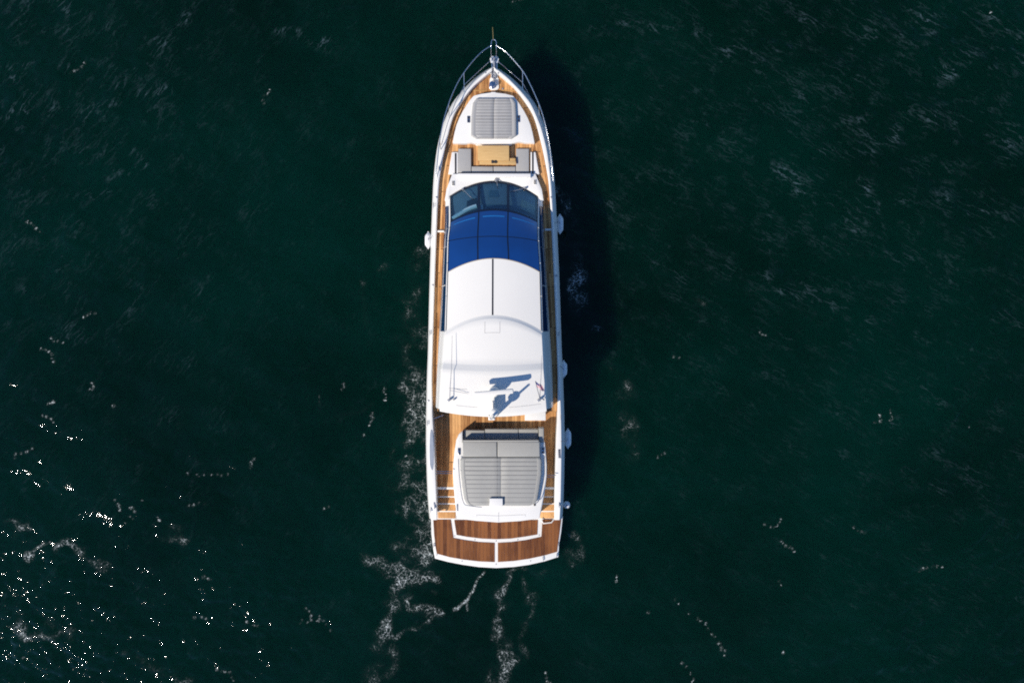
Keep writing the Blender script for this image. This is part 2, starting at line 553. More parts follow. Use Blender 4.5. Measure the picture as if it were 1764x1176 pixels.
    streak = 0.10 + 0.75 * bump2(90, 110, 240, 190) + 0.95 * bump2(1560, 110, 420, 260) + 0.35 * bump2(80, 450, 260, 260) + 0.3 * bump2(1250, 330, 260, 240) + 0.25 * bump2(1000, 300, 60, 120)
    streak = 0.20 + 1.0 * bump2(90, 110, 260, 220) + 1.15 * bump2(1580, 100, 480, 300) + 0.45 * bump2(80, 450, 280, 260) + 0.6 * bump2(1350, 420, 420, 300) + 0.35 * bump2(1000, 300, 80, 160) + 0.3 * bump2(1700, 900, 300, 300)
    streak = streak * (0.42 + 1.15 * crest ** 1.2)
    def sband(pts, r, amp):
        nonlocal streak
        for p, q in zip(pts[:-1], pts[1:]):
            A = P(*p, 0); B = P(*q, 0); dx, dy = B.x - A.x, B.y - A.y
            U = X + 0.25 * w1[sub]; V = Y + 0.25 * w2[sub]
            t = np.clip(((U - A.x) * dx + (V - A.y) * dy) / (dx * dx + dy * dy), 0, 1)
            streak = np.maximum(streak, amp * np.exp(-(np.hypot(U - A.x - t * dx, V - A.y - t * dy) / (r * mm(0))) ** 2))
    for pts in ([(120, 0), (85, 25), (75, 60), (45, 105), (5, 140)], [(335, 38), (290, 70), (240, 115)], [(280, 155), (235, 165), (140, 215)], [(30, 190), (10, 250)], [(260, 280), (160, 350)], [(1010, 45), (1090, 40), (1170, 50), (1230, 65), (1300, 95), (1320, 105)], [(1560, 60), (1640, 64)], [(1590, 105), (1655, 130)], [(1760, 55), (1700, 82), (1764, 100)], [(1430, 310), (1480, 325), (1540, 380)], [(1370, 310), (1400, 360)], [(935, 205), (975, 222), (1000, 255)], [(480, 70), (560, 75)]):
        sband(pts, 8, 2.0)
    # ---- stitched sheet: fine core, growing cells out to the horizon
    out = []
    s = d * 2; p = 0
    while p < 9000:
        p += s; s *= 1.35; out.append(p)
    out = np.array(out)
    gx = np.concatenate([xs[0] - out[::-1], xs, xs[-1] + out])
    gy = np.concatenate([ys[0] - out[::-1], ys, ys[-1] + out])
    nx, ny, no = len(gx), len(gy), len(out)
    ZZ = np.zeros((nx, ny)); FF = np.full((nx, ny), 0.10); WW = np.full((nx, ny), 0.7); SS = np.full((nx, ny), 0.3); MX = np.full((nx, ny), 0.5)
    ZZ[no:no + len(xs), no:no + len(ys)] = Z
    FF[no:no + len(xs), no:no + len(ys)] = foam
    WW[no:no + len(xs), no:no + len(ys)] = wind
    core = np.s_[no:no + len(xs), no:no + len(ys)]
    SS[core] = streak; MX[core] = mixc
    GX, GY = np.meshgrid(gx, gy, indexing='ij')
    GX[core] += 0.6 * D3[1]; GY[core] += 0.6 * D3[2]
    co = np.stack([GX, GY, ZZ], -1).reshape(-1, 3).astype(np.float32)
    a = (np.arange(nx - 1)[:, None] * ny + np.arange(ny - 1)[None, :]).ravel()
    quads = np.stack([a, a + ny, a + ny + 1, a + 1], -1).astype(np.int32)
    me = bpy.data.meshes.new("water")
    me.vertices.add(len(co)); me.vertices.foreach_set("co", co.ravel())
    me.loops.add(quads.size); me.loops.foreach_set("vertex_index", quads.ravel())
    me.polygons.add(len(quads))
    me.polygons.foreach_set("loop_start", np.arange(0, quads.size, 4, dtype=np.int32))
    me.update(calc_edges=True)
    me.shade_smooth()
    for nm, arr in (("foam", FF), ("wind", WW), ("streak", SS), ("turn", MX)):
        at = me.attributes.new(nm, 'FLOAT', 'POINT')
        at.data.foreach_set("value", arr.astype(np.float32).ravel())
    ob = link("water", me, (0, 0, 0))
    ob["kind"] = "structure"
    ob["label"] = "dark green choppy sea with foam and sun glints around the yacht"
    ob["category"] = "water"
    return ob

def water_mat():
    m, nt, N, L, b = mat_new("sea_water")
    b.inputs["Base Color"].default_value = (0.0001, 0.0105, 0.0078, 1)
    b.inputs["Roughness"].default_value = 0.02
    b.inputs["IOR"].default_value = 1.27
    b.subsurface_method = 'BURLEY'
    b.inputs["Subsurface Weight"].default_value = 1.0
    b.inputs["Subsurface Radius"].default_value = (0.6, 1.0, 0.9)
    b.inputs["Subsurface Scale"].default_value = 3.2
    g = N.new("ShaderNodeNewGeometry")
    fo = N.new("ShaderNodeAttribute"); fo.attribute_name = "foam"
    wi = N.new("ShaderNodeAttribute"); wi.attribute_name = "wind"
    # capillary ripples as fine relief
    mp = N.new("ShaderNodeMapping"); mp.vector_type = 'TEXTURE'; mp.inputs["Rotation"].default_value = (0, 0, math.radians(-8)); mp.inputs["Scale"].default_value = (2.2, 0.8, 1)
    L.new(g.outputs["Position"], mp.inputs["Vector"])
    n1 = N.new("ShaderNodeTexNoise"); n1.inputs["Scale"].default_value = 7.5; n1.inputs["Detail"].default_value = 3; n1.inputs["Roughness"].default_value = 0.55; n1.inputs["Distortion"].default_value = 0.4
    L.new(mp.outputs["Vector"], n1.inputs["Vector"])
    bp = N.new("ShaderNodeBump"); bp.inputs["Distance"].default_value = 0.012
    bp.inputs["Strength"].default_value = 0.6
    L.new(n1.outputs["Fac"], bp.inputs["Height"]); L.new(bp.outputs["Normal"], b.inputs["Normal"])
    # lacy foam
    nd = N.new("ShaderNodeTexNoise"); nd.inputs["Scale"].default_value = 1.6; nd.inputs["Detail"].default_value = 3
    L.new(g.outputs["Position"], nd.inputs["Vector"])
    off = N.new("ShaderNodeVectorMath"); off.operation = 'MULTIPLY_ADD'; off.inputs[1].default_value = (0.9, 0.9, 0)
    L.new(nd.outputs["Color"], off.inputs[0]); L.new(g.outputs["Position"], off.inputs[2])
    na = N.new("ShaderNodeTexNoise"); na.inputs["Scale"].default_value = 2.7; na.inputs["Detail"].default_value = 4; na.inputs["Roughness"].default_value = 0.6
    L.new(off.outputs["Vector"], na.inputs["Vector"])
    def node(op, x, y, z=None, clamp=False):
        q = N.new("ShaderNodeMath"); q.operation = op; q.use_clamp = clamp
        for i, v in enumerate((x, y, z)):
            if v is None:
                continue
            if isinstance(v, (int, float)):
                q.inputs[i].default_value = v
            else:
                L.new(v, q.inputs[i])
        return q.outputs[0]
    def smooth(v, lo, hi):
        q = N.new("ShaderNodeMapRange"); q.interpolation_type = 'SMOOTHSTEP'
        for nm, x in (("Value", v), ("From Min", lo), ("From Max", hi)):
            if isinstance(x, (int, float)):
                q.inputs[nm].default_value = x
            else:
                L.new(x, q.inputs[nm])
        return q.outputs["Result"]
    F = fo.outputs["Fac"]
    F2 = node('MULTIPLY', F, F)
    def web(scale):
        v = N.new("ShaderNodeTexVoronoi"); v.feature = 'DISTANCE_TO_EDGE'; v.voronoi_dimensions = '2D'; v.inputs["Scale"].default_value = scale
        L.new(off3.outputs["Vector"], v.inputs["Vector"])
        return v.outputs["Distance"]
    nw = N.new("ShaderNodeTexNoise"); nw.inputs["Scale"].default_value = 2.4; nw.inputs["Detail"].default_value = 5; nw.inputs["Roughness"].default_value = 0.6
    L.new(g.outputs["Position"], nw.inputs["Vector"])
    off3 = N.new("ShaderNodeVectorMath"); off3.operation = 'MULTIPLY_ADD'; off3.inputs[1].default_value = (0.75, 0.75, 0)
    L.new(nw.outputs["Color"], off3.inputs[0]); L.new(g.outputs["Position"], off3.inputs[2])
    nf = N.new("ShaderNodeTexNoise"); nf.inputs["Scale"].default_value = 2.6; nf.inputs["Detail"].default_value = 6; nf.inputs["Roughness"].default_value = 0.68
    L.new(g.outputs["Position"], nf.inputs["Vector"])
    l1 = smooth(web(2.8), node('MULTIPLY_ADD', F2, 0.12, 0.03), 0.0)
    l2 = smooth(web(6.5), node('MULTIPLY_ADD', F2, 0.15, 0.025), 0.0)
    lace = node('MAXIMUM', l1, node('MULTIPLY', l2, 0.75))
    brk = smooth(node('MULTIPLY_ADD', F, 0.42, nf.outputs["Fac"]), 0.50, 0.84)
    ln = node('MULTIPLY', node('MULTIPLY', lace, brk), smooth(F, 0.20, 0.60))
    fill = node('MULTIPLY', smooth(F, 0.74, 1.12), smooth(nf.outputs["Fac"], 0.40, 0.62))
    nh = N.new("ShaderNodeTexNoise"); nh.inputs["Scale"].default_value = 13; nh.inputs["Detail"].default_value = 3
    L.new(g.outputs["Position"], nh.inputs["Vector"])
    grain = node('MULTIPLY_ADD', smooth(nh.outputs["Fac"], 0.40, 0.64), 0.85, 0.15)
    tot = node('MULTIPLY', node('MULTIPLY', node('MAXIMUM', ln, node('MULTIPLY', fill, 0.8)), grain), 1.2)
    # thin streaks: bubbles, plus sky reflection on ripples painted in as bluish colour
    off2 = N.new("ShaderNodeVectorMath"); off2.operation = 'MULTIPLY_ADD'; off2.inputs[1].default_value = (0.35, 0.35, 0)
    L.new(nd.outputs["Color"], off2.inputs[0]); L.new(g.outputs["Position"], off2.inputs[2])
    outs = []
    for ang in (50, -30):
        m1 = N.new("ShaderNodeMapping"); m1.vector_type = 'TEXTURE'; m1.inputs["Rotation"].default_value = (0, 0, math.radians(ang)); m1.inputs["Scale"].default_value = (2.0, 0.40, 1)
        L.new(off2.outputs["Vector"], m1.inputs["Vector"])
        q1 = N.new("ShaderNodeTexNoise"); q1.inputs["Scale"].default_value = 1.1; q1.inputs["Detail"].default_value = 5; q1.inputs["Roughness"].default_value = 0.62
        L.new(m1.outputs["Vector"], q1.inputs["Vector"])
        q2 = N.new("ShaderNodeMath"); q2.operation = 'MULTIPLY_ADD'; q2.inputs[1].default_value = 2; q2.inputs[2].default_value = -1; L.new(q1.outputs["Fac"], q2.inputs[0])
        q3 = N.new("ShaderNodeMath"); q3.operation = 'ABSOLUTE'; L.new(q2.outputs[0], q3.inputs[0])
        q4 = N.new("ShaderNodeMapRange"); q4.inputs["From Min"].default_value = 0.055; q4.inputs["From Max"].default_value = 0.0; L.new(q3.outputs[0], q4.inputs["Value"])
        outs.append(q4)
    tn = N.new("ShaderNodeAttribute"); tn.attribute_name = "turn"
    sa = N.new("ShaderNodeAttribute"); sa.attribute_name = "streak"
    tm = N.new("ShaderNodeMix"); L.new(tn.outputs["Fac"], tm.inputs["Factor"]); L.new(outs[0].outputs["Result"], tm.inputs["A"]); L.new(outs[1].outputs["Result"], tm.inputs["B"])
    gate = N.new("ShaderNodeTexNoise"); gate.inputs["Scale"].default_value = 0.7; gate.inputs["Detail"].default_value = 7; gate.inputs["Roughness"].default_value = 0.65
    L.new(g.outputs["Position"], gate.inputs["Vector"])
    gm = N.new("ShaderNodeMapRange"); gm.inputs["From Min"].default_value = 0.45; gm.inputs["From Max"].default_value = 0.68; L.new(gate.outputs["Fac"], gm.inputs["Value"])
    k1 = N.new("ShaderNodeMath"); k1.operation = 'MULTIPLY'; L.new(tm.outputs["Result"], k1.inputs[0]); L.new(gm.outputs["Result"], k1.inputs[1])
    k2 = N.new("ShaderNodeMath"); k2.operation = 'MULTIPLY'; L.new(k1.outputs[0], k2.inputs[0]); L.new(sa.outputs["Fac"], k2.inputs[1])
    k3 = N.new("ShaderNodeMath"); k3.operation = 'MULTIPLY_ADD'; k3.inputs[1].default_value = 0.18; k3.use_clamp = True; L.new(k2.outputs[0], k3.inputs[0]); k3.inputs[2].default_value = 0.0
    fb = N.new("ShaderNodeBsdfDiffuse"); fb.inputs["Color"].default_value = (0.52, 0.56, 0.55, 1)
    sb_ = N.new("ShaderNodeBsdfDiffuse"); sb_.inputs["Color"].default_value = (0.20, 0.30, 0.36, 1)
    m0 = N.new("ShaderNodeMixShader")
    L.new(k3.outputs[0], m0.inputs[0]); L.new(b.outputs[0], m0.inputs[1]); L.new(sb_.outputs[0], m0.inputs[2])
    # milky film of fine bubbles under the lace
    fsq = N.new("ShaderNodeMath"); fsq.operation = 'MULTIPLY'; L.new(fo.outputs["Fac"], fsq.inputs[0]); L.new(fo.outputs["Fac"], fsq.inputs[1])
    flm = N.new("ShaderNodeMath"); flm.operation = 'MULTIPLY_ADD'; flm.inputs[1].default_value = 0.03; flm.use_clamp = True
    L.new(fsq.outputs[0], flm.inputs[0]); L.new(tot, flm.inputs[2])
    # slow drift of water colour, green to blue-green
    nv = N.new("ShaderNodeTexNoise"); nv.inputs["Scale"].default_value = 0.085; nv.inputs["Detail"].default_value = 4
    L.new(g.outputs["Position"], nv.inputs["Vector"])
    cm = N.new("ShaderNodeMix"); cm.data_type = 'RGBA'
    cm.inputs["A"].default_value = (0.0001, 0.0066, 0.0030, 1); cm.inputs["B"].default_value = (0.0001, 0.0122, 0.0072, 1)
    nvr = N.new("ShaderNodeMapRange"); nvr.inputs["From Min"].default_value = 0.36; nvr.inputs["From Max"].default_value = 0.66; L.new(nv.outputs["Fac"], nvr.inputs["Value"]); L.new(nvr.outputs["Result"], cm.inputs["Factor"]); L.new(cm.outputs["Result"], b.inputs["Base Color"])
    mx = N.new("ShaderNodeMixShader")
    L.new(flm.outputs[0], mx.inputs[0]); L.new(m0.outputs[0], mx.inputs[1]); L.new(fb.outputs[0], mx.inputs[2])
    L.new(mx.outputs[0], N["Material Output"].inputs[0])
    return m

water = build_water()
water.data.materials.append(water_mat())

# ------------------------------------------------------------------ yacht: shape tables (photo rows, height)
def cpx(py):
    return 850 + (py - 116) * 5.0 / 862

ZCAP = ([116, 200, 300, 500, 700, 800, 860, 895], [2.75, 2.66, 2.55, 2.36, 2.24, 2.16, 1.95, 1.55])
ZDECK = ([116, 200, 300, 500, 707, 708, 900], [2.44, 2.44, 2.36, 2.17, 1.98, 1.45, 1.45])
def zcap(py): return interp(*ZCAP, py)
def zdeck(py): return float(np.interp(py, *ZDECK))

class Edge:
    """half breadth curve read along the boat, kept in metres"""
    def __init__(self, tab, zf, side_shift=0.0):
        self.Y = []; self.W = []
        for py, h in tab:
            z = zf(py)
            self.Y.append(-(py - 588) * mm(z)); self.W.append(h * mm(z))
        self.Y = np.array(self.Y[::-1]); self.W = np.array(self.W[::-1])
    def __call__(self, Y):
        return max(0.004, interp(self.Y, self.W, Y))

def Xc(Y):
    """centreline"""
    A = P(850, 116, 2.4); B = P(855, 978, 0.75)
    t = (Y - A.y) / (B.y - A.y)
    return A.x + (B.x - A.x) * t

cap_tab = [(116, 1.5), (118.5, 5), (122, 10), (133, 23.5), (145, 36), (159, 49), (179, 64.5), (211, 79), (226, 84), (257, 91.5), (295, 97), (329, 100), (445, 105.5), (520, 108), (608, 110.5), (655, 112.5), (750, 114.5), (850, 113), (895, 110.5)]
E_cap = Edge(cap_tab, zcap)
E_kn = Edge([(114.5, 1.5), (118, 7), (122, 13), (133, 28.5), (145, 42), (159, 55.5), (179, 71), (211, 85.5), (226, 90.3), (257, 97.5), (295, 102.5), (329, 105), (445, 110), (520, 112.5), (608, 115), (655, 117), (750, 119), (850, 117), (895, 114)], lambda p: zcap(p) - 0.4)
E_in = Edge([(121, 1.5), (124, 5), (128, 10), (139, 23), (151, 36), (175, 54.5), (200, 69), (242, 81), (280, 89), (320, 95), (445, 101.2), (520, 104.2), (608, 107.3), (655, 108.5), (720, 107.3), (750, 105.5), (850, 102), (895, 101)], zcap)
E_house = Edge([(163, 4), (166, 28), (172, 37), (185, 46.5), (200, 55.5), (216, 62.5), (235, 67.5), (250, 70), (265, 72), (318, 80.5), (360, 83), (445, 87.5), (520, 91.8), (608, 97.5), (655, 99.3), (712, 98.8)], zdeck)

def Ypx(py, z): return -(py - 588) * mm(z)
def pyof(Y, zf):
    py = 588 - Y / mm(2.2)
    for _ in range(4):
        py = 588 - Y / mm(zf(py))
    return py

Y_BOW = Ypx(116, 2.75); Y_TR = Ypx(895, 1.55)

yacht = empty("motor_yacht", (Xc(0), 0, 0),
              "long white motor yacht with teak decks and blue glass sunroof, seen from above", "yacht")

# hull
def hull():
    n = 90
    ts = np.linspace(0, 1, n) ** 1.6
    rows = []
    for t in ts:
        Y = Y_BOW + (Y_TR - Y_BOW) * t
        py = pyof(Y, zcap)
        zc = zcap(py); zd = zdeck(py) - 0.06
        w_in = min(E_in(Y), E_cap(Y) - 0.02) if E_cap(Y) > 0.05 else 0.002
        w_in = max(w_in, 0.002)
        wc = E_cap(Y); wk = E_kn(Y)
        w_lip = (w_in + wc) / 2
        wl = 0.92 * E_kn(Y + 1.3) if Y + 1.3 < Y_BOW else 0.01
        wmid = 0.5 * wl + 0.5 * wk if wl > 0.02 else 0.45 * wk
        half = [(w_in, zd), (w_in, zc - 0.02), (w_in + 0.02, zc), (w_lip, zc + 0.012), (wc - 0.02, zc), (wc, zc - 0.02), (wk, zc - 0.34), (wk + 0.012, zc - 0.40), (wk - 0.01, zc - 0.47), (wmid, zc * 0.42), (wl, 0.0), (wl * 0.8, -0.45), (0.0, -0.8)]
        x = Xc(Y)
        L = [Vector((x - w, Y, z)) for w, z in half]
        R = [Vector((x + w, Y, z)) for w, z in half[:-1]][::-1]
        rows.append(L + R)
    v = [p for r in rows for p in r]; m = len(rows[0]); f = []
    for i in range(len(rows) - 1):
        for j in range(m - 1):
            a = i * m + j
            f.append((a, a + 1, a + m + 1, a + m))
    # transom below the swim platform
    last = (len(rows) - 1) * m
    x = Xc(Y_TR)
    f.append(tuple(last + j for j in range(9, m - 9)))
    return mk("hull", v, f, M['gel'], yacht, 30)
hull_o = hull()

# deck base (caulk shows between the planks)
def deck_base():
    rows = []
    for py in list(np.linspace(122, 706.9, 60)) + [708.2, 760, 820, 838]:
        z = zdeck(py) - 0.03
        Y = Ypx(py, z)
        w = E_in(Y) + 0.005
        x = Xc(Y)
        rows.append([Vector((x + w * s, Y, z)) for s in (-1, -0.6, 0, 0.6, 1)])
    return grid("deck", rows, M['caulk'], yacht)
deck_o = deck_base()

# ---- side deck planks follow the sheer
def side_planks():
    NPL = 4
    joints = [200, 262, 330, 405, 470, 540, 605, 660, 704]
    for s in (-1, 1):
        for k in range(NPL):
            off = (k % 2) * 24
            js = [186 + 0] + [j + off for j in joints if 190 < j + off < 702] + [708.5]
            for a, b in zip(js[:-1], js[1:]):
                top = []
                ze = zdeck(705)
                for py in np.linspace(a + 0.5, b - 0.5, max(3, int((b - a) / 9))):
                    z = zdeck(py) if py < 706 else ze
                    Y = Ypx(py, z)
                    wi = E_house(Y) - 0.06; wo = E_in(Y) - 0.004
                    w0 = wi + (wo - wi) * (k / NPL) + 0.004
                    w1 = wi + (wo - wi) * ((k + 1) / NPL) - 0.004
                    x = Xc(Y)
                    zz = z + random.uniform(-0.001, 0.001)
                    top.append([Vector((x + s * w0, Y, zz)), Vector((x + s * w1, Y, zz))])
                slab("plank", top, 0.022, M['teak'], deck_o)
side_planks()

def planks_in(poly, z, pitch, gap, mat, parent, th=0.022, axis=0, phase=0.0, name="plank"):
    lo = min(p[axis] for p in poly); hi = max(p[axis] for p in poly)
    a = lo - phase
    while a < hi:
        q = clip_poly(poly, axis, a + gap / 2, a + pitch - gap / 2)
        a += pitch
        if len(q) >= 3:
            ar = 0.5 * abs(sum(q[i][0] * q[(i + 1) % len(q)][1] - q[(i + 1) % len(q)][0] * q[i][1] for i in range(len(q))))
            if ar > 0.004:
                prism(name, q, z - th, z + random.uniform(-0.001, 0.001), mat, parent, bevel=0.0)

# foredeck planks between the bow and the sun pad moulding
def edge_poly(E, zf, py0, py1, n, inset=0.0):
    L = []; R = []
    for py in np.linspace(py0, py1, n):
        Y = Ypx(py, zf(py)); w = max(0.003, E(Y) - inset)
        L.append((Xc(Y) - w, Y)); R.append((Xc(Y) + w, Y))
    return L + R[::-1]
fp = edge_poly(E_in, zdeck, 125, 185.8, 26, 0.006)
planks_in(fp, 2.44, 0.125, 0.008, M['teak'], deck_o)
# well floor of the forward sofa
planks_in(pp([(779, 242), (921, 242), (914, 300), (787, 300)], 2.42), 2.42, 0.13, 0.008, M['teak'], deck_o)
# aft cockpit sole
sole = edge_poly(E_in, lambda p: 1.45, 700, 838, 12, 0.008)
planks_in(sole, 1.45, 0.135, 0.008, M['teak'], deck_o)

# ------------------------------------------------------------------ foredeck mouldings
def arc_pts(x0, x1, yc, sag, xc, hw, n=17):
    return [(x, yc + sag * ((x - xc) / hw) ** 2) for x in np.linspace(x0, x1, n)]

def fore_trunk():
    ztop = 2.70
    L = []; R = []
    for py in [163.5, 164.5, 166.5, 170, 176, 185, 196, 208, 220, 232, 244, 250]:
        Y = Ypx(py, 2.3); w = E_house(Y)
        L.append((Xc(Y) - w, Y)); R.append((Xc(Y) + w, Y))
    aft = pp([(893, 244), (880, 247.5), (822, 248), (812, 245.5)], ztop)
    poly = L + pp([(800, 247)], ztop) + aft[::-1] + pp([(906, 246)], ztop) + R[::-1]
    return prism("foredeck_moulding", poly, 2.2, ztop, M['gel'], yacht, 0.05, 3)
trunk = fore_trunk()
prect("locker_lid", 819.5, 247.8, 881, 250.5, 2.25, 2.5, M['gel'], yacht)

# surround of the forward sofa: two arms and the plate in front of the windscreen
for s in (-1, 1):
    pts = []
    for py in (262, 280, 300):
        Y = Ypx(py, 2.5); pts.append((Xc(Y) + s * E_house(Y), Y))
    inner = [P(789.5, 300, 2.5), P(789.5, 262, 2.5)] if s < 0 else [P(914, 300, 2.5), P(914, 262, 2.5)]
    prism("sofa_coaming", pts + [tuple(p[:2]) for p in inner], 2.15, 2.52, M['gel'], yacht, 0.03, 3)
z = 2.6
arcA = arc_pts(774, 927, 311.5, 26.5, 850.5, 76.5, 25)
plate = pp([(779, 299.5), (922.5, 299.5), (933.5, 326), (936.5, 345), (928, 345)] + arcA[::-1] + [(773, 345), (766, 345), (769, 326)], z)
prism("windscreen_coaming", plate, 2.1, z, M['gel'], yacht, 0.025, 2)

# ------------------------------------------------------------------ deckhouse surface
ARCS = [  # y at centre, sag at edge, left x, right x, z
    (312.5, 26.0, 775.0, 927.0, 2.66),
    (361.5, 21.0, 775.5, 926.5, 3.42),
    (407.0, 8.0, 772.5, 927.0, 3.86),
    (446.5, 24.0, 771.0, 930.5, 4.04),
    (542.5, 27.0, 768.0, 933.0, 4.10),
    (549.0, 28.0, 767.5, 933.2, 4.20),
    (628.0, -3.0, 764.0, 935.5, 4.16),
    (640.0, -4.0, 762.0, 936.0, 4.26),
    (717.5, -9.5, 757.5, 941.5, 4.22),
]
CROWN = [0.10, 0.14, 0.17, 0.18, 0.18, 0.19, 0.16, 0.14, 0.14]
def S(u, t, dz=0.0):
    t = min(max(t, 0), len(ARCS) - 1)
    vals = []
    for c in range(5):
        if t < 3.0:
            vals.append(interp([0, 1, 2, 3, 4], [ARCS[i][c] for i in range(5)], t))
        else:
            vals.append(float(np.interp(t, range(len(ARCS)), [a[c] for a in ARCS])))
    cr = float(np.interp(t, range(len(CROWN)), CROWN))
    yc, sag, xl, xr, zc = vals
    x = (xl + xr) / 2 + u * (xr - xl) / 2
    zz = zc - cr * u * u + dz
    return P(x, yc + sag * u * u, zz)

def patch(name, u0, u1, t0, t1, nu, nt, th, mat, parent, dz=0.0, sharp=35):
    rows = [[S(u, t, dz) for u in np.linspace(u0, u1, nu)] for t in np.linspace(t0, t1, nt)]
    return slab(name, rows, th, mat, parent, sharp)

UD = (824.8 - 851) / 75.7, (875.3 - 851) / 75.7      # mullions
house = empty("deckhouse", S(0, 3) - Vector((0, 0, 2)), parent=yacht)
EPS = 0.004
# three windscreen panes, six blue roof panes
us = [(-0.985, UD[0] - 0.03), (UD[0] + 0.03, UD[1] - 0.03), (UD[1] + 0.03, 0.985)]
for a, b in us:
    patch("windscreen_pane", a, b, 0.04, 0.955, 9, 8, 0.015, M['windscreen'], house)
us2 = [(-0.985, UD[0] - 0.016), (UD[0] + 0.016, UD[1] - 0.016), (UD[1] + 0.016, 0.985)]
for a, b in us2:
    patch("sunroof_pane", a, b, 1.03, 1.985, 10, 9, 0.015, M['blueglass'], house)
    patch("sunroof_pane", a, b, 2.015, 2.975, 10, 9, 0.015, M['blueglass'], house)
# reflection painted as a light blue strip near the front edge of the sunroof
M['refl_strip'] = simple('painted_reflection_blue', (0.015, 0.15, 0.42), 0.15, coat=0.5)
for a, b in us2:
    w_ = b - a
    patch("reflection_strip", a + 0.12 * w_, b - 0.10 * w_, 1.20, 1.245, 8, 2, 0.004, M['refl_strip'], house, dz=0.003)
# frames
for u in UD:
    patch("mullion", u - 0.03, u + 0.03, 0.03, 1.0, 3, 8, 0.05, M['navy'], house, dz=0.012)
    patch("mullion", u - 0.018, u + 0.018, 1.0, 2.98, 3, 14, 0.05, M['navy'], house, dz=-0.004)
patch("windscreen_header", -0.99, 0.99, 0.955, 1.03, 25, 3, 0.06, M['navy'], house, dz=0.006)
patch("windscreen_sill", -0.99, 0.99, 0.0, 0.05, 25, 3, 0.05, M['navy'], house, dz=0.004)
patch("sunroof_frame", -0.99, 0.99, 1.985, 2.015, 25, 2, 0.05, M['navy'], house, dz=-0.005)
patch("sunroof_frame", -0.99, 0.99, 1.0, 2.985, 25, 16, 0.02, M['navy'], house, dz=-0.045)
for s in (-1, 1):
    patch("windscreen_post", min(s * 0.985, s * 1.0), max(s * 0.985, s * 1.0), 0.03, 2.98, 2, 16, 0.05, M['navy'], house, dz=0.008)
# sliding roof: two white leaves with the dark rail between them
patch("roof_panel", -0.985, -0.040, 2.985, 4.0, 14, 8, 0.05, M['roof'], house, dz=0.012)
patch("roof_panel", -0.004, 0.985, 2.985, 4.0, 14, 8, 0.05, M['roof'], house, dz=0.012)
patch("slide_rail", -0.040, -0.004, 3.0, 4.0, 3, 5, 0.03, M['navy'], house, dz=-0.035)
patch("roof_trim", -0.99, 0.99, 2.972, 2.99, 25, 2, 0.03, M['beige'], house, dz=0.016)
# hardtop in one moulding with the front step and the aft rise
def hardtop():
    rows = []
    for t in (4.0, 4.25, 4.85, 5.0, 5.15, 5.5, 5.85, 6.0, 6.1, 6.85, 7.0, 7.1, 7.5, 7.9, 7.97, 8.0):
        dz = -0.05 if t == 8.0 else (-0.012 if t == 7.97 else 0)
        rows.append([S(u, t, dz + 0.012 if t == 4.0 else dz) for u in np.linspace(-1, 1, 29)])
    return slab("hardtop", rows, 0.10, M['roof'], house, 50)
ht = hardtop()
# faint panel seams in the hardtop
def seam(pts, w=0.014):
    return tube("panel_seam", pts, w / 2, M['chain'], house, 5)
seam([S(-0.18, 5.05, 0.004), S(-0.18, 5.30, 0.004)], 0.008)
seam([S(0.13, 5.05, 0.004), S(0.13, 5.30, 0.004)], 0.008)
seam([S(u, 5.30, 0.004) for u in np.linspace(-0.18, 0.13, 5)], 0.008)
seam([S(u, 7.42 - 0.04 * (u + 0.7), 0.003) for u in np.linspace(-0.85, -0.5, 5)], 0.012)
seam([S(u, 7.80, 0.003) for u in np.linspace(-0.7, -0.3, 5)], 0.01)
seam([S(u, 7.80, 0.003) for u in np.linspace(0.3, 0.9, 5)], 0.01)

# side walls with their windows
def wall_pt(s, t, f):
    """f = 0 at the roof edge, 1 at the deck"""
    top = S(s, t, 0.0)
    py = 588 - top.y / mm(2.0)
    zd = zdeck(min(py, 690)) - 0.05
    base = Vector((Xc(top.y) + s * E_house(top.y), top.y, zd))
    if f <= 0:
        return top
    out = top + Vector((s * 0.035, 0, -0.04))
    if f <= 0.05:
        return top + (out - top) * (f / 0.05)
    g = (f - 0.05) / 0.95
    p = out + (base - out) * g
    p.x += s * 0.10 * math.sin(math.pi * g)          # slight belly
    return p
for s in (-1, 1):
    rows = [[wall_pt(s, t, f) for t in np.linspace(0, 7.95, 60)] for f in (0, 0.025, 0.05, 0.2, 0.4, 0.6, 0.8, 1.0)]
    w = grid("side_wall", rows, M['gel'], house, 40)
    for a, b in ((0.35, 1.30), (1.315, 2.20), (2.215, 3.20), (3.215, 4.15)):
        rr = []
        for f in np.linspace(0.10, 0.52, 5):
            rr.append([wall_pt(s, t, f) + Vector((s * 0.012, 0, 0.006)) for t in np.linspace(a, b - (0.25 * (f - 0.1) if b > 4 else 0), 10)])
        grid("side_window", rr, M['darkglass'], house, 40)
    # handrail on the roof edge
    tr = [S(s * 1.0, t) + Vector((s * 0.05, 0, 0.05)) for t in np.linspace(1.25, 4.3, 22)]
    hr = tube("roof_handrail", tr, 0.014, M['steel'], house, 6)
    for t in (1.3, 2.0, 2.75, 3.4, 4.2):
        a = S(s, t) + Vector((s * 0.0, 0, -0.02)); b = S(s, t) + Vector((s * 0.05, 0, 0.05))
        tube("handrail_bracket", [a, b], 0.013, M['gel'], house, 6)
# aft bulkhead with glazed doors under the hardtop
zb = 1.45
a = P(768, 668, 3.9); b = P(934, 668, 3.9)
bbox("saloon_bulkhead", ((a.x + b.x) / 2, a.y, 2.75), (b.x - a.x - 0.1, 0.06, 2.5), M['darkglass'], house, 0, 0.01)

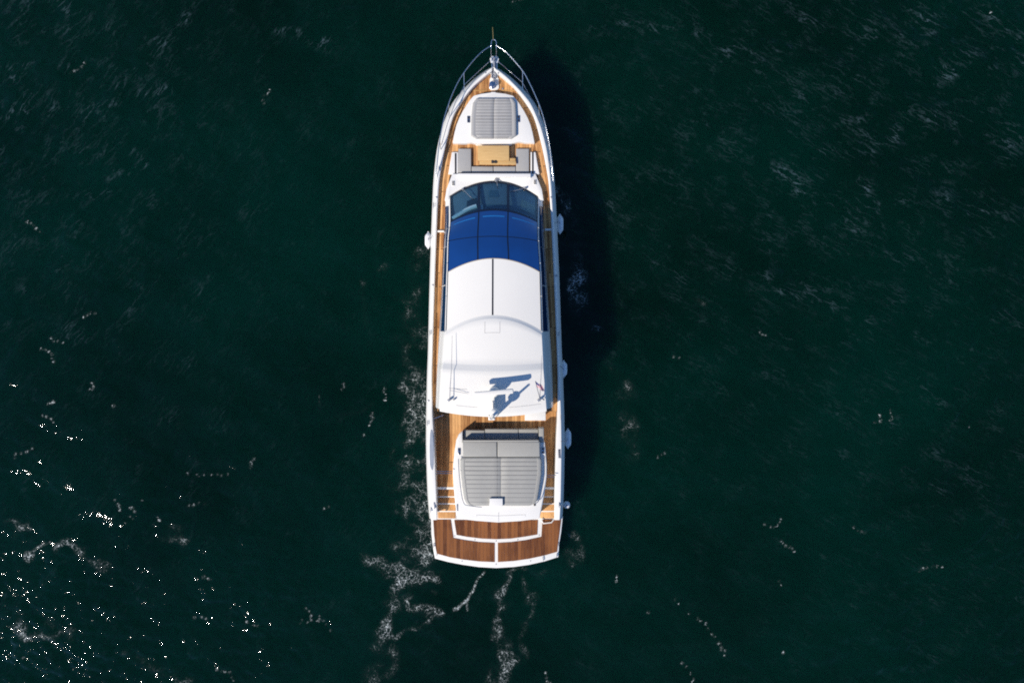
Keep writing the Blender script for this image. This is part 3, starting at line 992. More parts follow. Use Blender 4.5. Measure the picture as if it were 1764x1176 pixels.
# cabin inside the windscreen
cab = empty("helm_cabin", P(850, 360, 1.9), parent=yacht)
prism("cabin_floor", pp([(778, 338), (800, 326), (850, 316), (902, 326), (924, 338), (926, 470), (773, 470)], 2.0), 1.85, 1.95, M['inside'], cab, 0)
rows = []
for t in np.linspace(0.07, 0.80, 9):
    drop = 0.08 + 0.16 * t
    rows.append([S(u, t, -drop) for u in np.linspace(-0.93, 0.93, 17)])
slab("dashboard", rows, 0.06, M['dash'], cab)
patch("instrument_hood", -0.62, -0.36, 0.50, 0.78, 5, 4, 0.10, M['rubber'], cab, dz=-0.13)
patch("chart_screen", -0.12, 0.10, 0.30, 0.55, 4, 4, 0.03, M['inside'], cab, dz=-0.13)
patch("chart_table", 0.62, 0.93, 0.30, 0.80, 4, 4, 0.05, M['beige'], cab, dz=-0.15)
patch("dash_pad", -0.95, 0.95, 0.80, 0.97, 17, 3, 0.05, M['inside'], cab, dz=-0.22)
wc = P(808, 353, 2.6)
tl = Matrix.Rotation(math.radians(-55), 3, 'X')
ring = [wc + tl @ Vector((0.19 * math.cos(a), 0.19 * math.sin(a), 0)) for a in np.linspace(0, 2 * math.pi, 21)]
tube("steering_wheel", ring, 0.016, M['rubber'], cab, 6)
# curved white headliner sofa edge on the port side, beige settee to starboard
hs = cat_rom([S(-0.95, 0.90, -0.16), S(-0.78, 0.86, -0.14), S(-0.58, 0.80, -0.12), S(-0.40, 0.78, -0.12)], 5)
tube("helm_bench_back", hs, [0.09] * len(hs), M['white_leather'], cab, 10)
prect("helm_seat", 782, 366, 815, 386, 2.0, 2.45, M['beige'], cab, 0.05, 3)
patch("helm_headrest", -0.315, -0.26, 0.78, 0.95, 3, 4, 0.06, M['white_leather'], cab, dz=-0.08)
prect("settee", 910, 342, 924, 384, 2.0, 2.4, M['beige'], cab, 0.05, 3)
prect("settee", 880, 364, 908, 384, 2.0, 2.35, M['inside'], cab, 0.05, 3)

# windscreen wipers
for (x0, y0, x1, y1) in ((797, 326.5, 812, 341), (905, 325, 885, 329), (855.5, 312, 857, 320)):
    t0 = P(x0, y0, 2.66)
    pts = [t0 + Vector((0, 0, 0.08))]
    A = P(x0, y0, 2.72); 
    u1 = (x1 - 851) / 75.7
    B = None
    for t in np.linspace(0.0, 0.9, 60):
        q = S(u1, t, 0.03)
        if B is None or abs(q.y - P(x1, y1, q.z).y) < abs(B.y - P(x1, y1, B.z).y):
            B = q
    w = tube("wiper_arm", [A + Vector((0, 0.03, 0.0)), (A + B) / 2 + Vector((0, 0, 0.05)), B], 0.012, M['chain'], house, 6)
    lathe("wiper_pivot", A - Vector((0, -0.03, 0.12)), [(0.05, 0), (0.05, 0.1), (0.03, 0.13)], M['chain'], house, 10)
    dirv = (B - A).cross(Vector((0, 0, 1))).normalized()
    tube("wiper_blade", [B - (B - A).normalized() * 0.18, B + (B - A).normalized() * 0.15], 0.01, M['rubber'], house, 5)
# horn on the coaming and rectangular deck vents
lathe("horn", P(855, 310.5, 2.6), [(0.09, 0), (0.09, 0.05), (0.05, 0.09)], M['chain'], yacht, 12)
def vent(x, y, z, w=5, h=9, parent=yacht):
    c = P(x, y, z)
    m_ = mm(z)
    fr = bbox("deck_vent", (c.x, c.y, z + 0.012), (w * m_, h * m_, 0.024), M['gel'], parent, 0, 0.006)
    for k in (-1, 0, 1):
        bbox("louvre", (c.x, c.y + k * h * m_ * 0.28, z + 0.028), (w * m_ * 0.8, h * m_ * 0.17, 0.012), M['rubber'], fr, 0, 0)
vent(780.8, 316, 2.6); vent(921.5, 314, 2.6)
for x, y0, y1 in ((784.8, 264, 306.5), (914.8 + 3, 262, 305)):
    prect("grab_slot", x - 1.4, y0, x + 1.4, y1, 2.5, 2.535, M['rubber'], yacht, 0.005)

# ------------------------------------------------------------------ bow fittings
zb = 2.5
plate_b = prism("anchor_plate", pp([(845.5, 118), (854.5, 118), (857.5, 133), (859, 136), (859.5, 152), (856, 155), (846, 155.5), (842.5, 152), (843.5, 136), (845.5, 133)], zb), 2.3, zb + 0.0, M['gel'], yacht, 0.02)
for x in (847.7, 855.8):
    a = P(x, 100, 2.62); b = P(x, 135, 2.5)
    tube("roller_cheek", [a, b], 0.035, M['steel'], yacht, 8)
ch = [P(851.5, 103, 2.62), P(851.5, 118, 2.56), P(851, 134, 2.5), P(849.5, 146, 2.5)]
tube("roller_bed", [P(851.7, 99, 2.54), P(851.7, 136, 2.44)], 0.10, M['steel'], yacht, 8)
wl = lathe("windlass", P(848.3, 148, 2.5), [(0.15, 0), (0.15, 0.05), (0.09, 0.08), (0.08, 0.16), (0.13, 0.19), (0.13, 0.24), (0.05, 0.27)], M['steel'], yacht, 16)
# anchor with chain: things of their own
anchor = empty("anchor", P(851.5, 104, 2.4), "galvanised plough anchor stowed in the bow roller", "anchor")
tube("shank", [P(851.6, 100, 2.70), P(851.6, 116, 2.66), P(851.4, 126, 2.62)], [0.05, 0.045, 0.04], M['chain'], anchor, 8)
for s, x, y in ((-1, 845.3, 103), (1, 858, 100)):
    c = P(x, y, 2.55); tip = P(851.6 + s * 0.8, 96, 2.5); b0 = P(851.6 + s * 3, 108, 2.66)
    rows = []
    V = [P(851.6 + s * 1, 97, 2.55), P(851.6 + s * 5.5, 97.5, 2.58), P(851.6 + s * 7.8, 102, 2.6), P(851.6 + s * 6.2, 108, 2.62), P(851.6 + s * 1.5, 109, 2.66)]
    D = [p - Vector((0, 0, 0.05)) for p in V]
    n = 5
    F = [tuple(range(n)), tuple(range(2 * n - 1, n - 1, -1))] + [(i, (i + 1) % n, n + (i + 1) % n, n + i) for i in range(n)]
    mk("fluke", V + D, F, M['fender'], anchor, 30)
chn = empty("anchor_chain", P(850.5, 132, 2.5), "short run of anchor chain from the bow roller to the windlass", "chain")
cl = cat_rom([P(851.4, 124, 2.64), P(851, 132, 2.60), P(850, 139, 2.58), P(849.2, 145.5, 2.66)], 4)
for i in range(len(cl) - 1):
    a, b = cl[i], cl[i + 1]
    dv = (b - a); mid = (a + b) / 2
    n = Vector((1, 0, 0)) if i % 2 else Vector((0, 0, 1))
    dn = dv.normalized(); sidev = dn.cross(n).normalized()
    rg = [mid + dn * (dv.length * 0.68 * math.cos(q)) + sidev * 0.035 * math.sin(q) for q in np.linspace(0, 2 * math.pi, 11)]
    tube("link", rg, 0.011, M['chain'], chn, 5)

# pulpit rail
rail = empty("bow_rail", P(850, 120, 2.7), parent=yacht)
topL = [(846.2, 79, 3.42), (832, 88, 3.42), (816.7, 103, 3.42), (799, 125.7, 3.40), (786, 147.5, 3.38), (772.8, 179, 3.34), (763, 213, 3.22), (756.5, 250, 2.98), (752.5, 290, 2.72), (750.6, 312, 2.52)]
topR = [(855, 79, 3.42), (868, 87, 3.42), (881, 99.5, 3.42), (900, 122, 3.40), (911.5, 142, 3.38), (928.3, 179, 3.34), (939, 213, 3.22), (946.5, 250, 2.98), (951, 290, 2.72), (953, 312, 2.52)]
lowL = [(843, 106, 3.02), (801, 145, 3.00), (784.5, 177, 2.96), (771, 213, 2.9), (760.5, 250, 2.76)]
lowR = [(857.5, 105.5, 3.02), (900, 142, 3.00), (918.5, 177, 2.96), (932.5, 213, 2.9), (944, 250, 2.76)]
for tp in (topL, topR):
    tube("top_rail", [P(*p) for p in tp], 0.021, M['steel'], rail, 8, 4)
for tp in (lowL, lowR):
    tube("mid_rail", [P(*p) for p in tp], 0.015, M['steel'], rail, 6, 0)
tube("pulpit_loop", [P(846.5, 100, 2.7), P(846, 92, 3.1), P(846, 80, 3.42), P(846.4, 73, 3.42), P(848.2, 69.3, 3.42), P(850.4, 68.6, 3.42), P(852.8, 69.5, 3.42), P(854.8, 73, 3.42), P(855, 80, 3.42), P(855.2, 92, 3.1), P(855.5, 100, 2.7)], 0.022, M['steel'], rail, 8, 3)
for (x0, y0, z0, x1, y1, z1) in ((799, 126, 3.40, 799.6, 159, 2.70), (772.8, 180, 3.34, 774, 203, 2.66), (757.6, 243, 3.0, 759.5, 258, 2.60), (900.3, 122, 3.40, 900.5, 157, 2.70), (928.2, 180, 3.34, 929, 203, 2.66), (945.3, 243, 3.0, 945, 258, 2.60)):
    tube("stanchion", [P(x0, y0, z0), P(x1, y1, z1)], 0.016, M['steel'], rail, 6)
tube("jack_staff", [P(849.8, 68.6, 3.43), P(848.6, 47.5, 4.5)], [0.018, 0.012], M['olive'], rail, 6)

# deck hatches at the bow
for x0, x1 in ((814.5, 839), (864.5, 888)):
    prect("locker_edge", x0, 155.2, x1, 156.8, 2.44, 2.455, M['table'], yacht, 0.004)
for x, y in ((818, 150), (866, 153), (837, 126), (858.5, 126)):
    c = P(x, y, 2.46 if y > 140 else 2.74)
    lathe("deck_filler", (c.x, c.y, c.z - 0.02), [(0.04, 0), (0.04, 0.025), (0.03, 0.03)], M['chain'], yacht, 10)

# cleats on the caps
def cleat(x, y, ang=90, L=0.26, z=None):
    z = zcap(y) if z is None else z
    c = P(x, y, z)
    d = Vector((math.cos(math.radians(ang)), math.sin(math.radians(ang)), 0))
    g = [tube_geo([c + d * -L / 2 + Vector((0, 0, 0.055)), c + d * -0.05 + Vector((0, 0, 0.065)), c + d * 0.05 + Vector((0, 0, 0.065)), c + d * L / 2 + Vector((0, 0, 0.055))], [0.008, 0.018, 0.018, 0.008], 6)]
    for k in (-0.05, 0.05):
        g.append(tube_geo([c + d * k + Vector((0, 0, -0.01)), c + d * k + Vector((0, 0, 0.06))], 0.016, 6))
    v, f = join_geo(g)
    return mk("cleat", v, f, M['chain'], yacht, 50)
for x, y in ((756.3, 291), (947, 282), (741, 573), (747, 354), (962.6, 575), (736.8, 728), (966, 718), (742.5, 877), (963, 869)):
    cleat(x, y)
for x, y in ((745.5, 491), (752, 340), (959, 475), (965, 690), (738, 690), (949.5, 340)):
    c = P(x, y, zcap(y)); lathe("fairlead", (c.x, c.y, c.z), [(0.045, 0), (0.045, 0.02), (0.02, 0.03)], M['chain'], yacht, 8)

# gate bars across the side decks
for (xa, xb, y, z) in ((751.5, 765, 398.6, 2.33), (938.5, 953, 395.6, 2.33)):
    a = P(xa, y, z); b = P(xb, y, z)
    bbox("side_gate", ((a.x + b.x) / 2, a.y, z), (b.x - a.x, 0.085, 0.10), M['gel'], yacht, 0, 0.015)

# ------------------------------------------------------------------ mast and antennas on the hardtop
ztop = 4.25
mast = empty("radar_mast", P(848, 705, ztop), parent=yacht)
prism("mast_foot", pp([(841.5, 677), (852, 677), (853, 711), (850.5, 716), (845, 716), (842, 711)], 4.70), 4.14, 4.70, M['roof'], mast, 0.04, 3)
# raked post behind the foot
post = [P(848.5, 716, 4.3), P(848.3, 716.5, 4.8), P(848.2, 716.3, 5.35), P(848.2, 715.8, 5.9)]
tube("mast_post", post, [0.13, 0.10, 0.055, 0.045], M['roof'], mast, 10)
prism("mast_gusset", [tuple(P(847.4, 712, 4.9)[:2]), tuple(P(849.6, 712, 4.9)[:2]), tuple(P(849.6, 692, 4.9)[:2]), tuple(P(847.4, 692, 4.9)[:2])], 4.6, 4.82, M['roof'], mast, 0.02)
# dome on an arm
tube("dome_arm", [P(848.5, 715, 4.98), P(851.5, 711, 5.0)], 0.035, M['roof'], mast, 8)
dm = P(852.5, 710, 5.0)
lathe("satellite_dome", dm, [(0.10, 0), (0.17, 0.03), (0.185, 0.12), (0.17, 0.2), (0.11, 0.27), (0.03, 0.3)], M['roof'], mast, 18)
# open array radar
sc_c = P(850.8, 676, 4.98)
lathe("radar_pedestal", (sc_c.x, sc_c.y, 4.2), [(0.22, 0), (0.22, 0.35), (0.20, 0.58), (0.17, 0.68), (0.10, 0.72)], M['roof'], mast, 18)
bbox("radar_scanner", (sc_c.x, sc_c.y, 4.99), (1.62, 0.20, 0.17), M['roof'], mast, math.radians(5), 0.05, seg=3)
# masthead light and camera on the aft edge
cl_ = P(846.5, 719, 4.2)
bk = bbox("aft_light_bracket", (cl_.x, cl_.y, 4.17), (0.26, 0.22, 0.10), M['gel'], mast, 0, 0.03)
lathe("light", (cl_.x + 0.0, cl_.y + 0.01, 4.2), [(0.07, 0), (0.075, 0.08), (0.04, 0.12)], M['lens'], mast, 12)
for dx, dy in ((0.13, -0.06), (-0.12, 0.08), (0.1, 0.1)):
    lathe("light", (cl_.x + dx, cl_.y + dy, 4.18), [(0.035, 0), (0.035, 0.07), (0.015, 0.09)], M['gel'], mast, 8)
# whip antennas folded forward along the roof edges
for (x0, y0, x1, y1) in ((775, 688, 779, 578), (930, 688, 933, 612)):
    wb = P(x0, y0, 4.28)
    w = tube("whip_antenna", [wb + Vector((0, 0, 0.06)), P(x0 + 0.6, y0 - 22, 4.34), P(x0 + (x1 - x0) * 0.7, (y0 + y1) / 2, 4.30), P(x1, y1, 4.26)], [0.016, 0.014, 0.010, 0.006], M['chain'], house, 6)
    bbox("antenna_mount", (wb.x - 0.04, wb.y - 0.02, 4.25), (0.16, 0.10, 0.12), M['chain'], house, 0.6, 0.015)
    lathe("antenna_foot", (wb.x + 0.16, wb.y, 4.20), [(0.04, 0), (0.035, 0.09), (0.015, 0.12)], M['chain'], house, 8)
tube("spreader", [P(776, 672, 4.29), P(806, 677.5, 4.27)], 0.009, M['chain'], house, 5)

# ------------------------------------------------------------------ aft: console, steps, bulwark windows, swim platform
con_tab = [(797, 742), (790, 748), (786, 757), (783, 775), (780.5, 800), (780, 815), (781.5, 840), (784, 865), (787.5, 893), (820, 897), (857.5, 899.8), (895, 897.5), (929.5, 893), (933, 875), (938, 850), (942, 820), (942, 800), (940, 775), (938.5, 761), (797.3, 761)]
zc = 2.12
console = prism("aft_console", pp(con_tab, zc), 0.5, zc, M['gel'], yacht, 0.06, 3)
tube("console_seam", [P(821, 890, 2.124), P(821, 886.5, 2.124), P(857, 888, 2.124), P(905, 886, 2.124), P(905, 889, 2.124)], 0.004, M['chain'], console, 5)
tube("console_seam", [P(859, 882, 2.124), P(859, 898, 2.124)], 0.005, M['chain'], console, 5)
for x, y in ((921, 869),):
    c = P(x, y, zc); lathe("filler_cap", (c.x, c.y, zc - 0.01), [(0.05, 0), (0.05, 0.03), (0.03, 0.04)], M['rubber'], console, 10)
for x, y in ((787.5, 874), (748, 870)):
    c = P(x, y, zc if x > 760 else 1.9)
    prect("vent_grille", x - 1.4, y - 6, x + 1.4, y + 6, c.z - 0.04, c.z + 0.02, M['chain'], console, 0.01)
# steps down to the platform on both sides
for side, xs_ in ((-1, (752, 787)), (1, (931, 956.5))):
    ys_ = [841, 855, 867, 880, 893]; zs_ = [1.30, 1.14, 0.98, 0.84]
    st = prect("stair_side", xs_[0], 838.5, xs_[1], 842.5, 0.5, 1.46, M['gel'], yacht, 0.01)
    for k in range(4):
        x0 = xs_[0] + (0 if side < 0 else -k * 1.0); x1 = xs_[1]
        r = prect("step", x0, ys_[k], x1, ys_[k + 1] + 1.0, 0.4, zs_[k], M['gel'], yacht, 0.02)
        prect("tread", x0 + 2.5, ys_[k] + 1.6, x1 - 2.0, ys_[k + 1] - 0.6, zs_[k], zs_[k] + 0.014, M['teak'], r, 0.004)
# glazed cut-out in the port bulwark, hatch and pipe grille to starboard
M['slate'] = simple('slate_glass', (0.30, 0.33, 0.38), 0.2, var=0.25, scale=3, coat=0.5)
bw = []
for y, xa, xb in ((740, 742.3, 744.0), (746, 741.0, 745.2), (756, 740.4, 746.2), (770, 740.0, 746.4), (788, 740.2, 746.6), (800, 740.8, 746.5), (806, 742.5, 745.8), (809, 744.0, 745.2)):
    bw.append([P(x, y, zcap(y) + 0.022) for x in np.linspace(xa, xb, 3)])
slab("bulwark_window", bw, 0.03, M['slate'], yacht)
for x, y in ((963.5, 781),):
    c = P(x, y, zcap(y))
    g = prect("cap_grille", x - 2.2, y - 8, x + 2.2, y + 8, c.z - 0.02, c.z + 0.02, M['chain'], yacht, 0.008)
    for k in range(4):
        prect("slot", x - 1.2, y - 6.5 + k * 3.6, x + 1.2, y - 4.5 + k * 3.6, c.z + 0.018, c.z + 0.026, M['rubber'], g, 0)
# rails across the passages
for (xa, xb, y) in ((752, 779, 813), (943, 958, 819.5)):
    for dy, dzz in ((-1.6, 2.25), (1.8, 2.05)):
        tube("gate_rail", [P(xa, y + dy, dzz), P(xb, y + dy, dzz)], 0.018, M['steel'], yacht, 6)
tube("gate_rail", [P(747.5, 721, 2.3), P(764, 714.5, 2.3)], 0.022, M['steel'], yacht, 6)
# hand rails round the aft sun pad
for pts in ([(790, 790), (791, 815), (795, 850), (799, 866), (806, 870), (830, 873)], [(937, 787), (938, 815), (932, 850), (928, 862), (922, 867)]):
    tube("pad_rail", [P(x, y, 2.28) for x, y in pts], 0.018, M['steel'], yacht, 6, 3)
def cup(x, y, z, p):
    c = P(x, y, z)
    f = bbox("cup_holder", (c.x, c.y, z + 0.01), (0.13, 0.30, 0.03), M['steel'], p, 0, 0.01)
    for k in (-0.075, 0.075):
        lathe("cup_well", (c.x, c.y + k, z + 0.02), [(0.048, 0), (0.048, 0.012)], M['rubber'], p, 12)
cup(791.2, 777, zc, console); cup(935.2, 775.5, zc, console)
cup(807.3, 206, 2.70, trunk); cup(893.3, 205, 2.70, trunk)

# swim platform
plat = prism("swim_platform", pp([(742, 889), (743.5, 922), (746.2, 943), (749.2, 961.5), (772, 967.5), (796.5, 972.2), (825, 976.3), (854.7, 978), (885, 976.2), (911, 972.5), (938, 966.5), (962, 959), (963.5, 937), (967, 915), (969.8, 889)], 0.74), 0.35, 0.74, M['gel'], yacht, 0.03, 3)
def pw(pts): return pp(pts, 0.75)
outer = [(746.5, 893.5), (748, 922), (750.5, 943), (752.5, 953), (775, 959), (798, 963), (826, 966.3), (852.2, 967.2)]
planks_in(pw([(746.3, 894), (748, 922), (750.5, 943), (752.5, 953), (775, 959), (798, 963), (826, 966.3), (852.0, 967.3), (852.0, 934.5), (826, 933.2), (800, 929.6), (781, 926), (776.5, 894)]), 0.762, 0.155, 0.007, M['teak_wet'], plat)
planks_in(pw([(857.5, 934.5), (857.5, 967.3), (885, 965.5), (911, 961.8), (938, 956), (959.5, 949.8), (961, 937), (964, 915), (966.5, 894), (934.5, 894), (932.5, 924), (905, 930), (880, 933.2)]), 0.762, 0.155, 0.007, M['teak_wet'], plat)
planks_in(pw([(782.5, 895), (786.5, 920.5), (805, 924), (830, 927), (854.7, 928), (880, 927), (905, 923.5), (925.5, 920), (926.5, 895)]), 0.762, 0.155, 0.007, M['teak_wet'], plat)
# studs along the white rim
for x, y in ((752.5, 955), (796, 966), (854.7, 971), (914, 965.5), (783, 922.5), (818, 929), (854.7, 931), (892, 929), (929, 921)):
    c = P(x, y, 0.74); lathe("stud", (c.x, c.y, 0.735), [(0.028, 0), (0.028, 0.014)], M['chain'], plat, 8)
for x, y, an in ((935.5, 961.5, 100), (959, 955, 80), (747.5, 938, 90), (962.3, 936, 90)):
    cleat(x, y, an, 0.22, 0.75)
# folding ladder frame at the starboard steps
tube("ladder_frame", [P(932, 894, 0.95), P(936, 901, 0.98), P(950, 899.5, 0.98), P(954, 894, 0.95)], 0.03, M['gel'], plat, 8)
prect("ladder_tread", 936, 894.5, 951, 898.5, 0.80, 0.9, M['teak_wet'], plat, 0.01)

# ------------------------------------------------------------------ furniture on deck (things of their own)
def ribbed(name, edges, y0, y1, z0, z1, pitch_px, mat, parent, border=0.09, groove=0.03):
    """stuffed pad with cross channels: edges(y) -> (xl, xr) in photo px"""
    n = int(round((y1 - y0) / pitch_px)) * 6
    us_ = [0, 0.006, 0.02, 0.05, border - 0.012, border, border + 0.012, 0.25, 0.4, 0.49, 0.5, 0.51, 0.6, 0.75, 1 - border - 0.012, 1 - border, 1 - border + 0.012, 0.95, 0.98, 0.994, 1]
    rows = []
    yy = list(np.linspace(y0, y1, n + 1))
    ys = [y0] + yy + [y1]
    for i, y in enumerate(ys):
        e = edges(y); row = []
        skirt = i in (0, len(ys) - 1)
        for u in us_:
            x = e[0] + (e[1] - e[0]) * u
            zz = z1
            ph = ((y - y0) / pitch_px) % 1.0
            inner = border < u < 1 - border
            if inner:
                zz -= groove * (1 - min(1.0, abs(math.sin(math.pi * ph)) * 3.2) ** 0.8)
            if abs(u - border) < 1e-6 or abs(u - 1 + border) < 1e-6:
                zz -= groove * 0.7
            if abs(u - 0.5) < 1e-6:
                zz -= groove * 1.2
            eu = min(u, 1 - u); zz -= 0.05 * max(0, 1 - eu / 0.03) ** 2
            ey = min(abs(y - y0), abs(y1 - y)); zz -= 0.05 * max(0, 1 - ey / 3.0) ** 2
            p = P(x, y, z1); p.z = z0 if skirt or u in (0, 1) else zz
            row.append(p)
        rows.append(row)
    ob = grid(name, rows, mat, parent, 60)
    yq = y0 + pitch_px
    while yq < y1 - 1.5:
        e = edges(yq); w = e[1] - e[0]
        for ua, ub in ((border + 0.006, 0.492), (0.508, 1 - border - 0.006)):
            tube("stitched_seam", [P(e[0] + w * ua, yq, z1 - groove * 0.55), P(e[0] + w * ub, yq, z1 - groove * 0.55)], 0.011, M['seam_grey'], ob, 5)
        yq += pitch_px
    return ob

# forward sun pad
fpad = empty("sun_pad", P(850.5, 203, 2.70), "grey channelled sun pad on the foredeck, nearest the bow", "sun pad")
def fe(y):
    l = np.interp(y, [168.5, 178, 200, 233, 238.5], [821, 814, 811.5, 811, 820]); r = np.interp(y, [168.5, 178, 200, 233, 238.5], [883.5, 888.5, 889.8, 890, 881])
    return float(l), float(r)
ribbed("cushion", fe, 168.5, 238.5, 2.68, 2.84, 5.25, M['cush'], fpad, 0.10, 0.018)
tube("centre_seam", [P(849.8, 169.5, 2.83), P(849.8, 237.5, 2.83)], 0.009, M['seam'], fpad, 5)

# forward sofa
fs = empty("sofa", P(850.5, 285, 2.2), "grey U-shaped sofa in front of the windscreen, round the wooden table", "sofa")
prect("seat_cushion", 789.5, 256, 811.8, 297, 2.2, 2.56, M['cush'], fs, 0.04, 3)
prect("seat_cushion", 889, 256, 911.5, 297, 2.2, 2.56, M['cush'], fs, 0.04, 3)
prect("seat_cushion", 812.3, 286.5, 849.5, 297, 2.2, 2.55, M['cush'], fs, 0.04, 3)
prect("seat_cushion", 850.2, 286.5, 888.5, 297, 2.2, 2.55, M['cush'], fs, 0.04, 3)
prect("backrest", 789.5, 298.4, 914.5, 305.5, 2.3, 2.78, M['gel'], fs, 0.04, 3)
# folding table
tb = empty("folding_table", P(850, 268, 2.2), "pale wooden folding table inside the forward U-shaped sofa", "table")
prect("leaf", 823, 250.8, 877, 277, 2.70, 2.745, M['table'], tb, 0.012)
prect("leaf", 825.5, 277.5, 888.5, 283.5, 2.66, 2.70, M['table'], tb, 0.012)
prect("leaf", 877.5, 272.5, 888, 277.2, 2.66, 2.70, M['table'], tb, 0.012)
for dx in (-2.6, 2.6):
    prect("hinge", 851 + dx - 1.9, 276, 851 + dx + 1.9, 281, 2.70, 2.76, M['rubber'], tb, 0.006)
lathe("pedestal", P(850, 266, 2.2), [(0.2, 0), (0.18, 0.03), (0.06, 0.06), (0.06, 0.5)], M['steel'], tb, 14)

# aft sun pad
ap = empty("sun_pad", P(860, 820, 2.12), "large pale grey ribbed sun pad on the aft console above the swim platform", "sun pad")
def ae(y):
    l = float(np.interp(y, [786.5, 792, 810, 840, 860, 866, 871], [797, 792.5, 792.5, 796, 799, 802, 809])); r = float(np.interp(y, [786.5, 792, 815, 840, 860, 866, 871], [931, 933.5, 933.5, 930, 926.5, 923, 914]))
    return l, r
ribbed("ribbed_cushion", lambda y: ae(y), 787, 871, 2.10, 2.34, 7.7, M['cush_aft'], ap, 0.055, 0.018)
prect("headrest_cushion", 797, 760.5, 856, 786.6, 2.10, 2.37, M['cush_aft'], ap, 0.05, 3)
prect("headrest_cushion", 857, 760.5, 930, 786.6, 2.10, 2.37, M['cush_aft'], ap, 0.05, 3)
tube("centre_seam", [P(856.6, 788, 2.33), P(856.6, 858, 2.33)], 0.012, M['seam'], ap, 5)
tube("cross_seam", [P(793.5, 809.5, 2.325), P(932.5, 809.5, 2.325)], 0.009, M['seam'], ap, 5)
# white cushion lying on it
bx = empty("headrest", P(854.7, 864.7, 2.33), "small white rectangular headrest lying at the aft edge of the ribbed sun pad", "headrest")
prect("pad", 843.4, 858.2, 866, 871.5, 2.33, 2.46, M['gel'], bx, 0.015, 3)
# cockpit sofa against the console
cs = empty("sofa", P(862, 748, 1.45), "pale grey cockpit sofa below the hardtop, forward of the ribbed sun pad", "sofa")
for x0, x1, y0 in ((799, 835, 740.5), (835.5, 893, 738.5), (893.5, 927.5, 738.8)):
    prect("seat_cushion", x0, y0, x1, 760.3, 1.45, 1.93, M['cush_aft'], cs, 0.04, 3)
prect("backrest", 797.5, 757.8, 928, 760.8, 1.45, 2.36, M['cush_aft'], cs, 0.02, 2)
prect("armrest", 928.2, 737, 937, 761, 1.45, 2.14, M['cush_aft'], cs, 0.04, 3)
# white cockpit bar under the edge of the hardtop
cb = empty("cockpit_bar", P(922, 718, 1.45), "white cockpit bar counter under the hardtop edge beside the starboard passage", "bar counter")
prect("cabinet", 906, 700, 938, 719, 1.45, 2.2, M['gel'], cb, 0.02)
prect("counter_top", 904, 698, 940, 724, 2.2, 2.26, M['gel'], cb, 0.02)

# ------------------------------------------------------------------ flag
fl = empty("ensign_flag", P(931, 690, 4.2), "small red and white striped flag with blue canton on a raked staff", "flag")
sb = P(931, 690, 4.2); stp = P(922, 656, 5.35)
tube("staff", [sb, stp], [0.018, 0.012], M['chain'], fl, 6)
def flag_mat():
    m, nt, N, L, b = mat_new("flag_cloth")
    uv = N.new("ShaderNodeAttribute"); uv.attribute_name = "fuv"
    sp = N.new("ShaderNodeSeparateXYZ"); L.new(uv.outputs["Vector"], sp.inputs[0])
    a = N.new("ShaderNodeMath"); a.operation = 'MULTIPLY'; a.inputs[1].default_value = 6.5; L.new(sp.outputs[1], a.inputs[0])
    fr = N.new("ShaderNodeMath"); fr.operation = 'FRACT'; L.new(a.outputs[0], fr.inputs[0])
    gt = N.new("ShaderNodeMath"); gt.operation = 'GREATER_THAN'; gt.inputs[1].default_value = 0.5; L.new(fr.outputs[0], gt.inputs[0])
    mx = N.new("ShaderNodeMix"); mx.data_type = 'RGBA'; mx.inputs["A"].default_value = (0.55, 0.03, 0.05, 1); mx.inputs["B"].default_value = (0.8, 0.78, 0.78, 1)
    L.new(gt.outputs[0], mx.inputs["Factor"])
    c1 = N.new("ShaderNodeMath"); c1.operation = 'LESS_THAN'; c1.inputs[1].default_value = 0.42; L.new(sp.outputs[0], c1.inputs[0])
    c2 = N.new("ShaderNodeMath"); c2.operation = 'GREATER_THAN'; c2.inputs[1].default_value = 0.46; L.new(sp.outputs[1], c2.inputs[0])
    cc = N.new("ShaderNodeMath"); cc.operation = 'MULTIPLY'; L.new(c1.outputs[0], cc.inputs[0]); L.new(c2.outputs[0], cc.inputs[1])
    m2 = N.new("ShaderNodeMix"); m2.data_type = 'RGBA'; m2.inputs["B"].default_value = (0.03, 0.035, 0.16, 1)
    L.new(cc.outputs[0], m2.inputs["Factor"]); L.new(mx.outputs["Result"], m2.inputs["A"])
    L.new(m2.outputs["Result"], b.inputs["Base Color"]); b.inputs["Roughness"].default_value = 0.8
    return m
def flag_cloth():
    sd = (stp - sb).normalized()
    fly = Vector((0.55, -0.42, -0.55)).normalized()
    side = sd.cross(fly).normalized()
    nu, nv = 15, 9; V = []; UV = []; F = []
    for i in range(nu):
        for j in range(nv):
            u = i / (nu - 1); v = j / (nv - 1)
            p = stp - sd * (0.40 * (1 - v)) + fly * 0.55 * u + side * 0.05 * math.sin(u * 8 + v * 2) * u + Vector((0, 0, -0.12 * u * u))
            V.append(p); UV.append((u, v, 0))
    for i in range(nu - 1):
        for j in range(nv - 1):
            a = i * nv + j; F.append((a, a + 1, a + nv + 1, a + nv))
    o = mk("cloth", V, F, flag_mat(), fl, 60)
    at = o.data.attributes.new("fuv", 'FLOAT_VECTOR', 'POINT')
    at.data.foreach_set("vector", np.array(UV, dtype=np.float32).ravel())
flag_cloth()

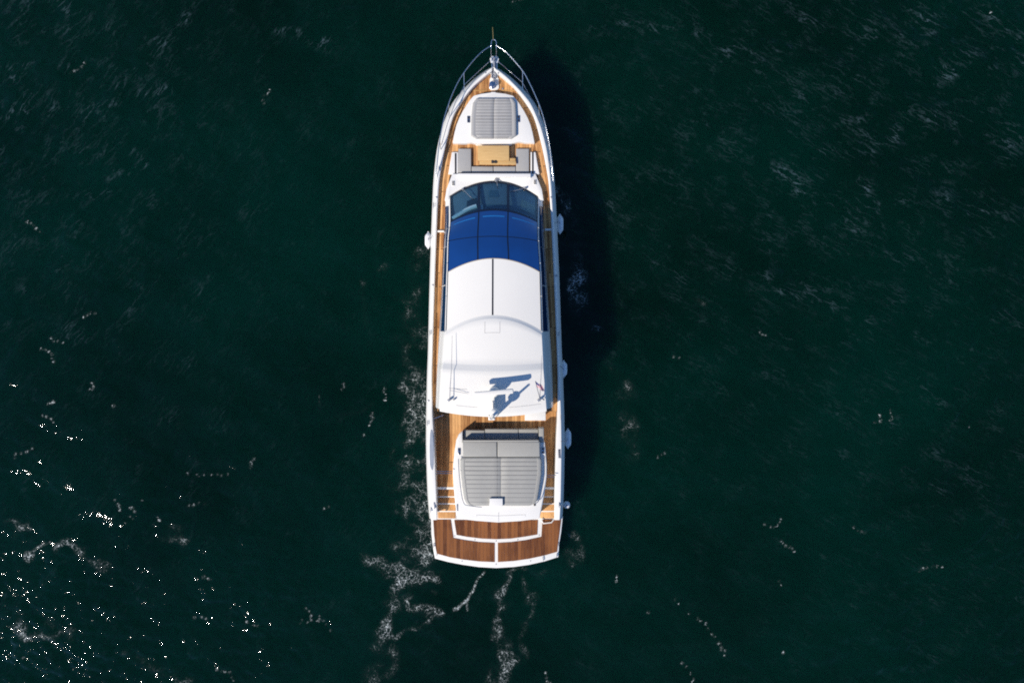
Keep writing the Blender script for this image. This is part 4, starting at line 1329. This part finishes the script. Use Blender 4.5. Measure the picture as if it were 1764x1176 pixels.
# ------------------------------------------------------------------ fenders hung along the hull
FEND = "fenders hung over the hull sides"
def fender(x, y, z, ln, r, label, cleat_px, tilt=0.0, ball=False):
    c = P(x, y, z)
    f = empty("fender", c - Vector((0, 0, r)), label, "fender", FEND)
    if ball:
        prof = [(0.03, -r * 1.15), (0.08, -r * 1.05)] + [(r * math.cos(a), r * math.sin(a)) for a in np.linspace(-1.2, 1.2, 11)] + [(0.08, r * 1.05), (0.03, r * 1.15)]
        Mx = Matrix.Identity(3)
        lathe("body", c, prof, M['fender'], f, 18, Mx)
        lathe("eye", c + Vector((0, 0, r * 1.1)), [(0.04, 0), (0.03, 0.07)], M['lens'], f, 8)
    else:
        h = ln / 2
        prof = [(0.02, -h), (0.05, -h + 0.005), (r * 0.55, -h + 0.05), (r * 0.9, -h + 0.12), (r, -h + 0.2), (r, h - 0.2), (r * 0.9, h - 0.12), (r * 0.55, h - 0.05), (0.05, h - 0.005), (0.02, h)]
        Mx = Matrix.Rotation(tilt, 3, 'Z') @ Matrix.Rotation(math.radians(90), 3, 'X')
        lathe("body", c, prof, M['fender'], f, 18, Mx)
        for k in (-1, 1):
            e = c + Mx @ Vector((0, 0, k * (h + 0.02)))
            lathe("eye", e, [(0.035, -0.03), (0.03, 0.03)], M['fender'], f, 8, Mx)
    cy = P(cleat_px[0], cleat_px[1], zcap(cleat_px[1]) + 0.04)
    top = c + Vector((0, 0, r * 1.1)) if ball else c + Vector((0, 0, r * 0.9))
    over = cy + (Vector((top.x, top.y, cy.z)) - cy) * 0.72
    tube("rope", [cy, over, over + Vector((0, 0, -0.12)) + (top - over) * 0.1, top], 0.010, M['rope'], f, 6)
    return f
fender(737.8, 414, 1.75, 0.68, 0.155, "bright white fender hanging on the port side, the only one in sun", (744, 410))
fender(964.6, 386, 1.7, 0.80, 0.155, "shaded fender beside the blue sunroof, foremost on the starboard side", (955.5, 384))
fender(970.8, 635.5, 1.6, 0.70, 0.165, "shaded fender on the starboard side level with the aft roof step", (965, 630))
fender(978.2, 755, 1.35, 0.82, 0.155, "shaded fender on the starboard side level with the cockpit sofa", (966, 760))
fender(976.2, 869, 1.1, 0.4, 0.165, "round ball fender at the starboard quarter beside the boarding steps", (963.5, 869), ball=True)
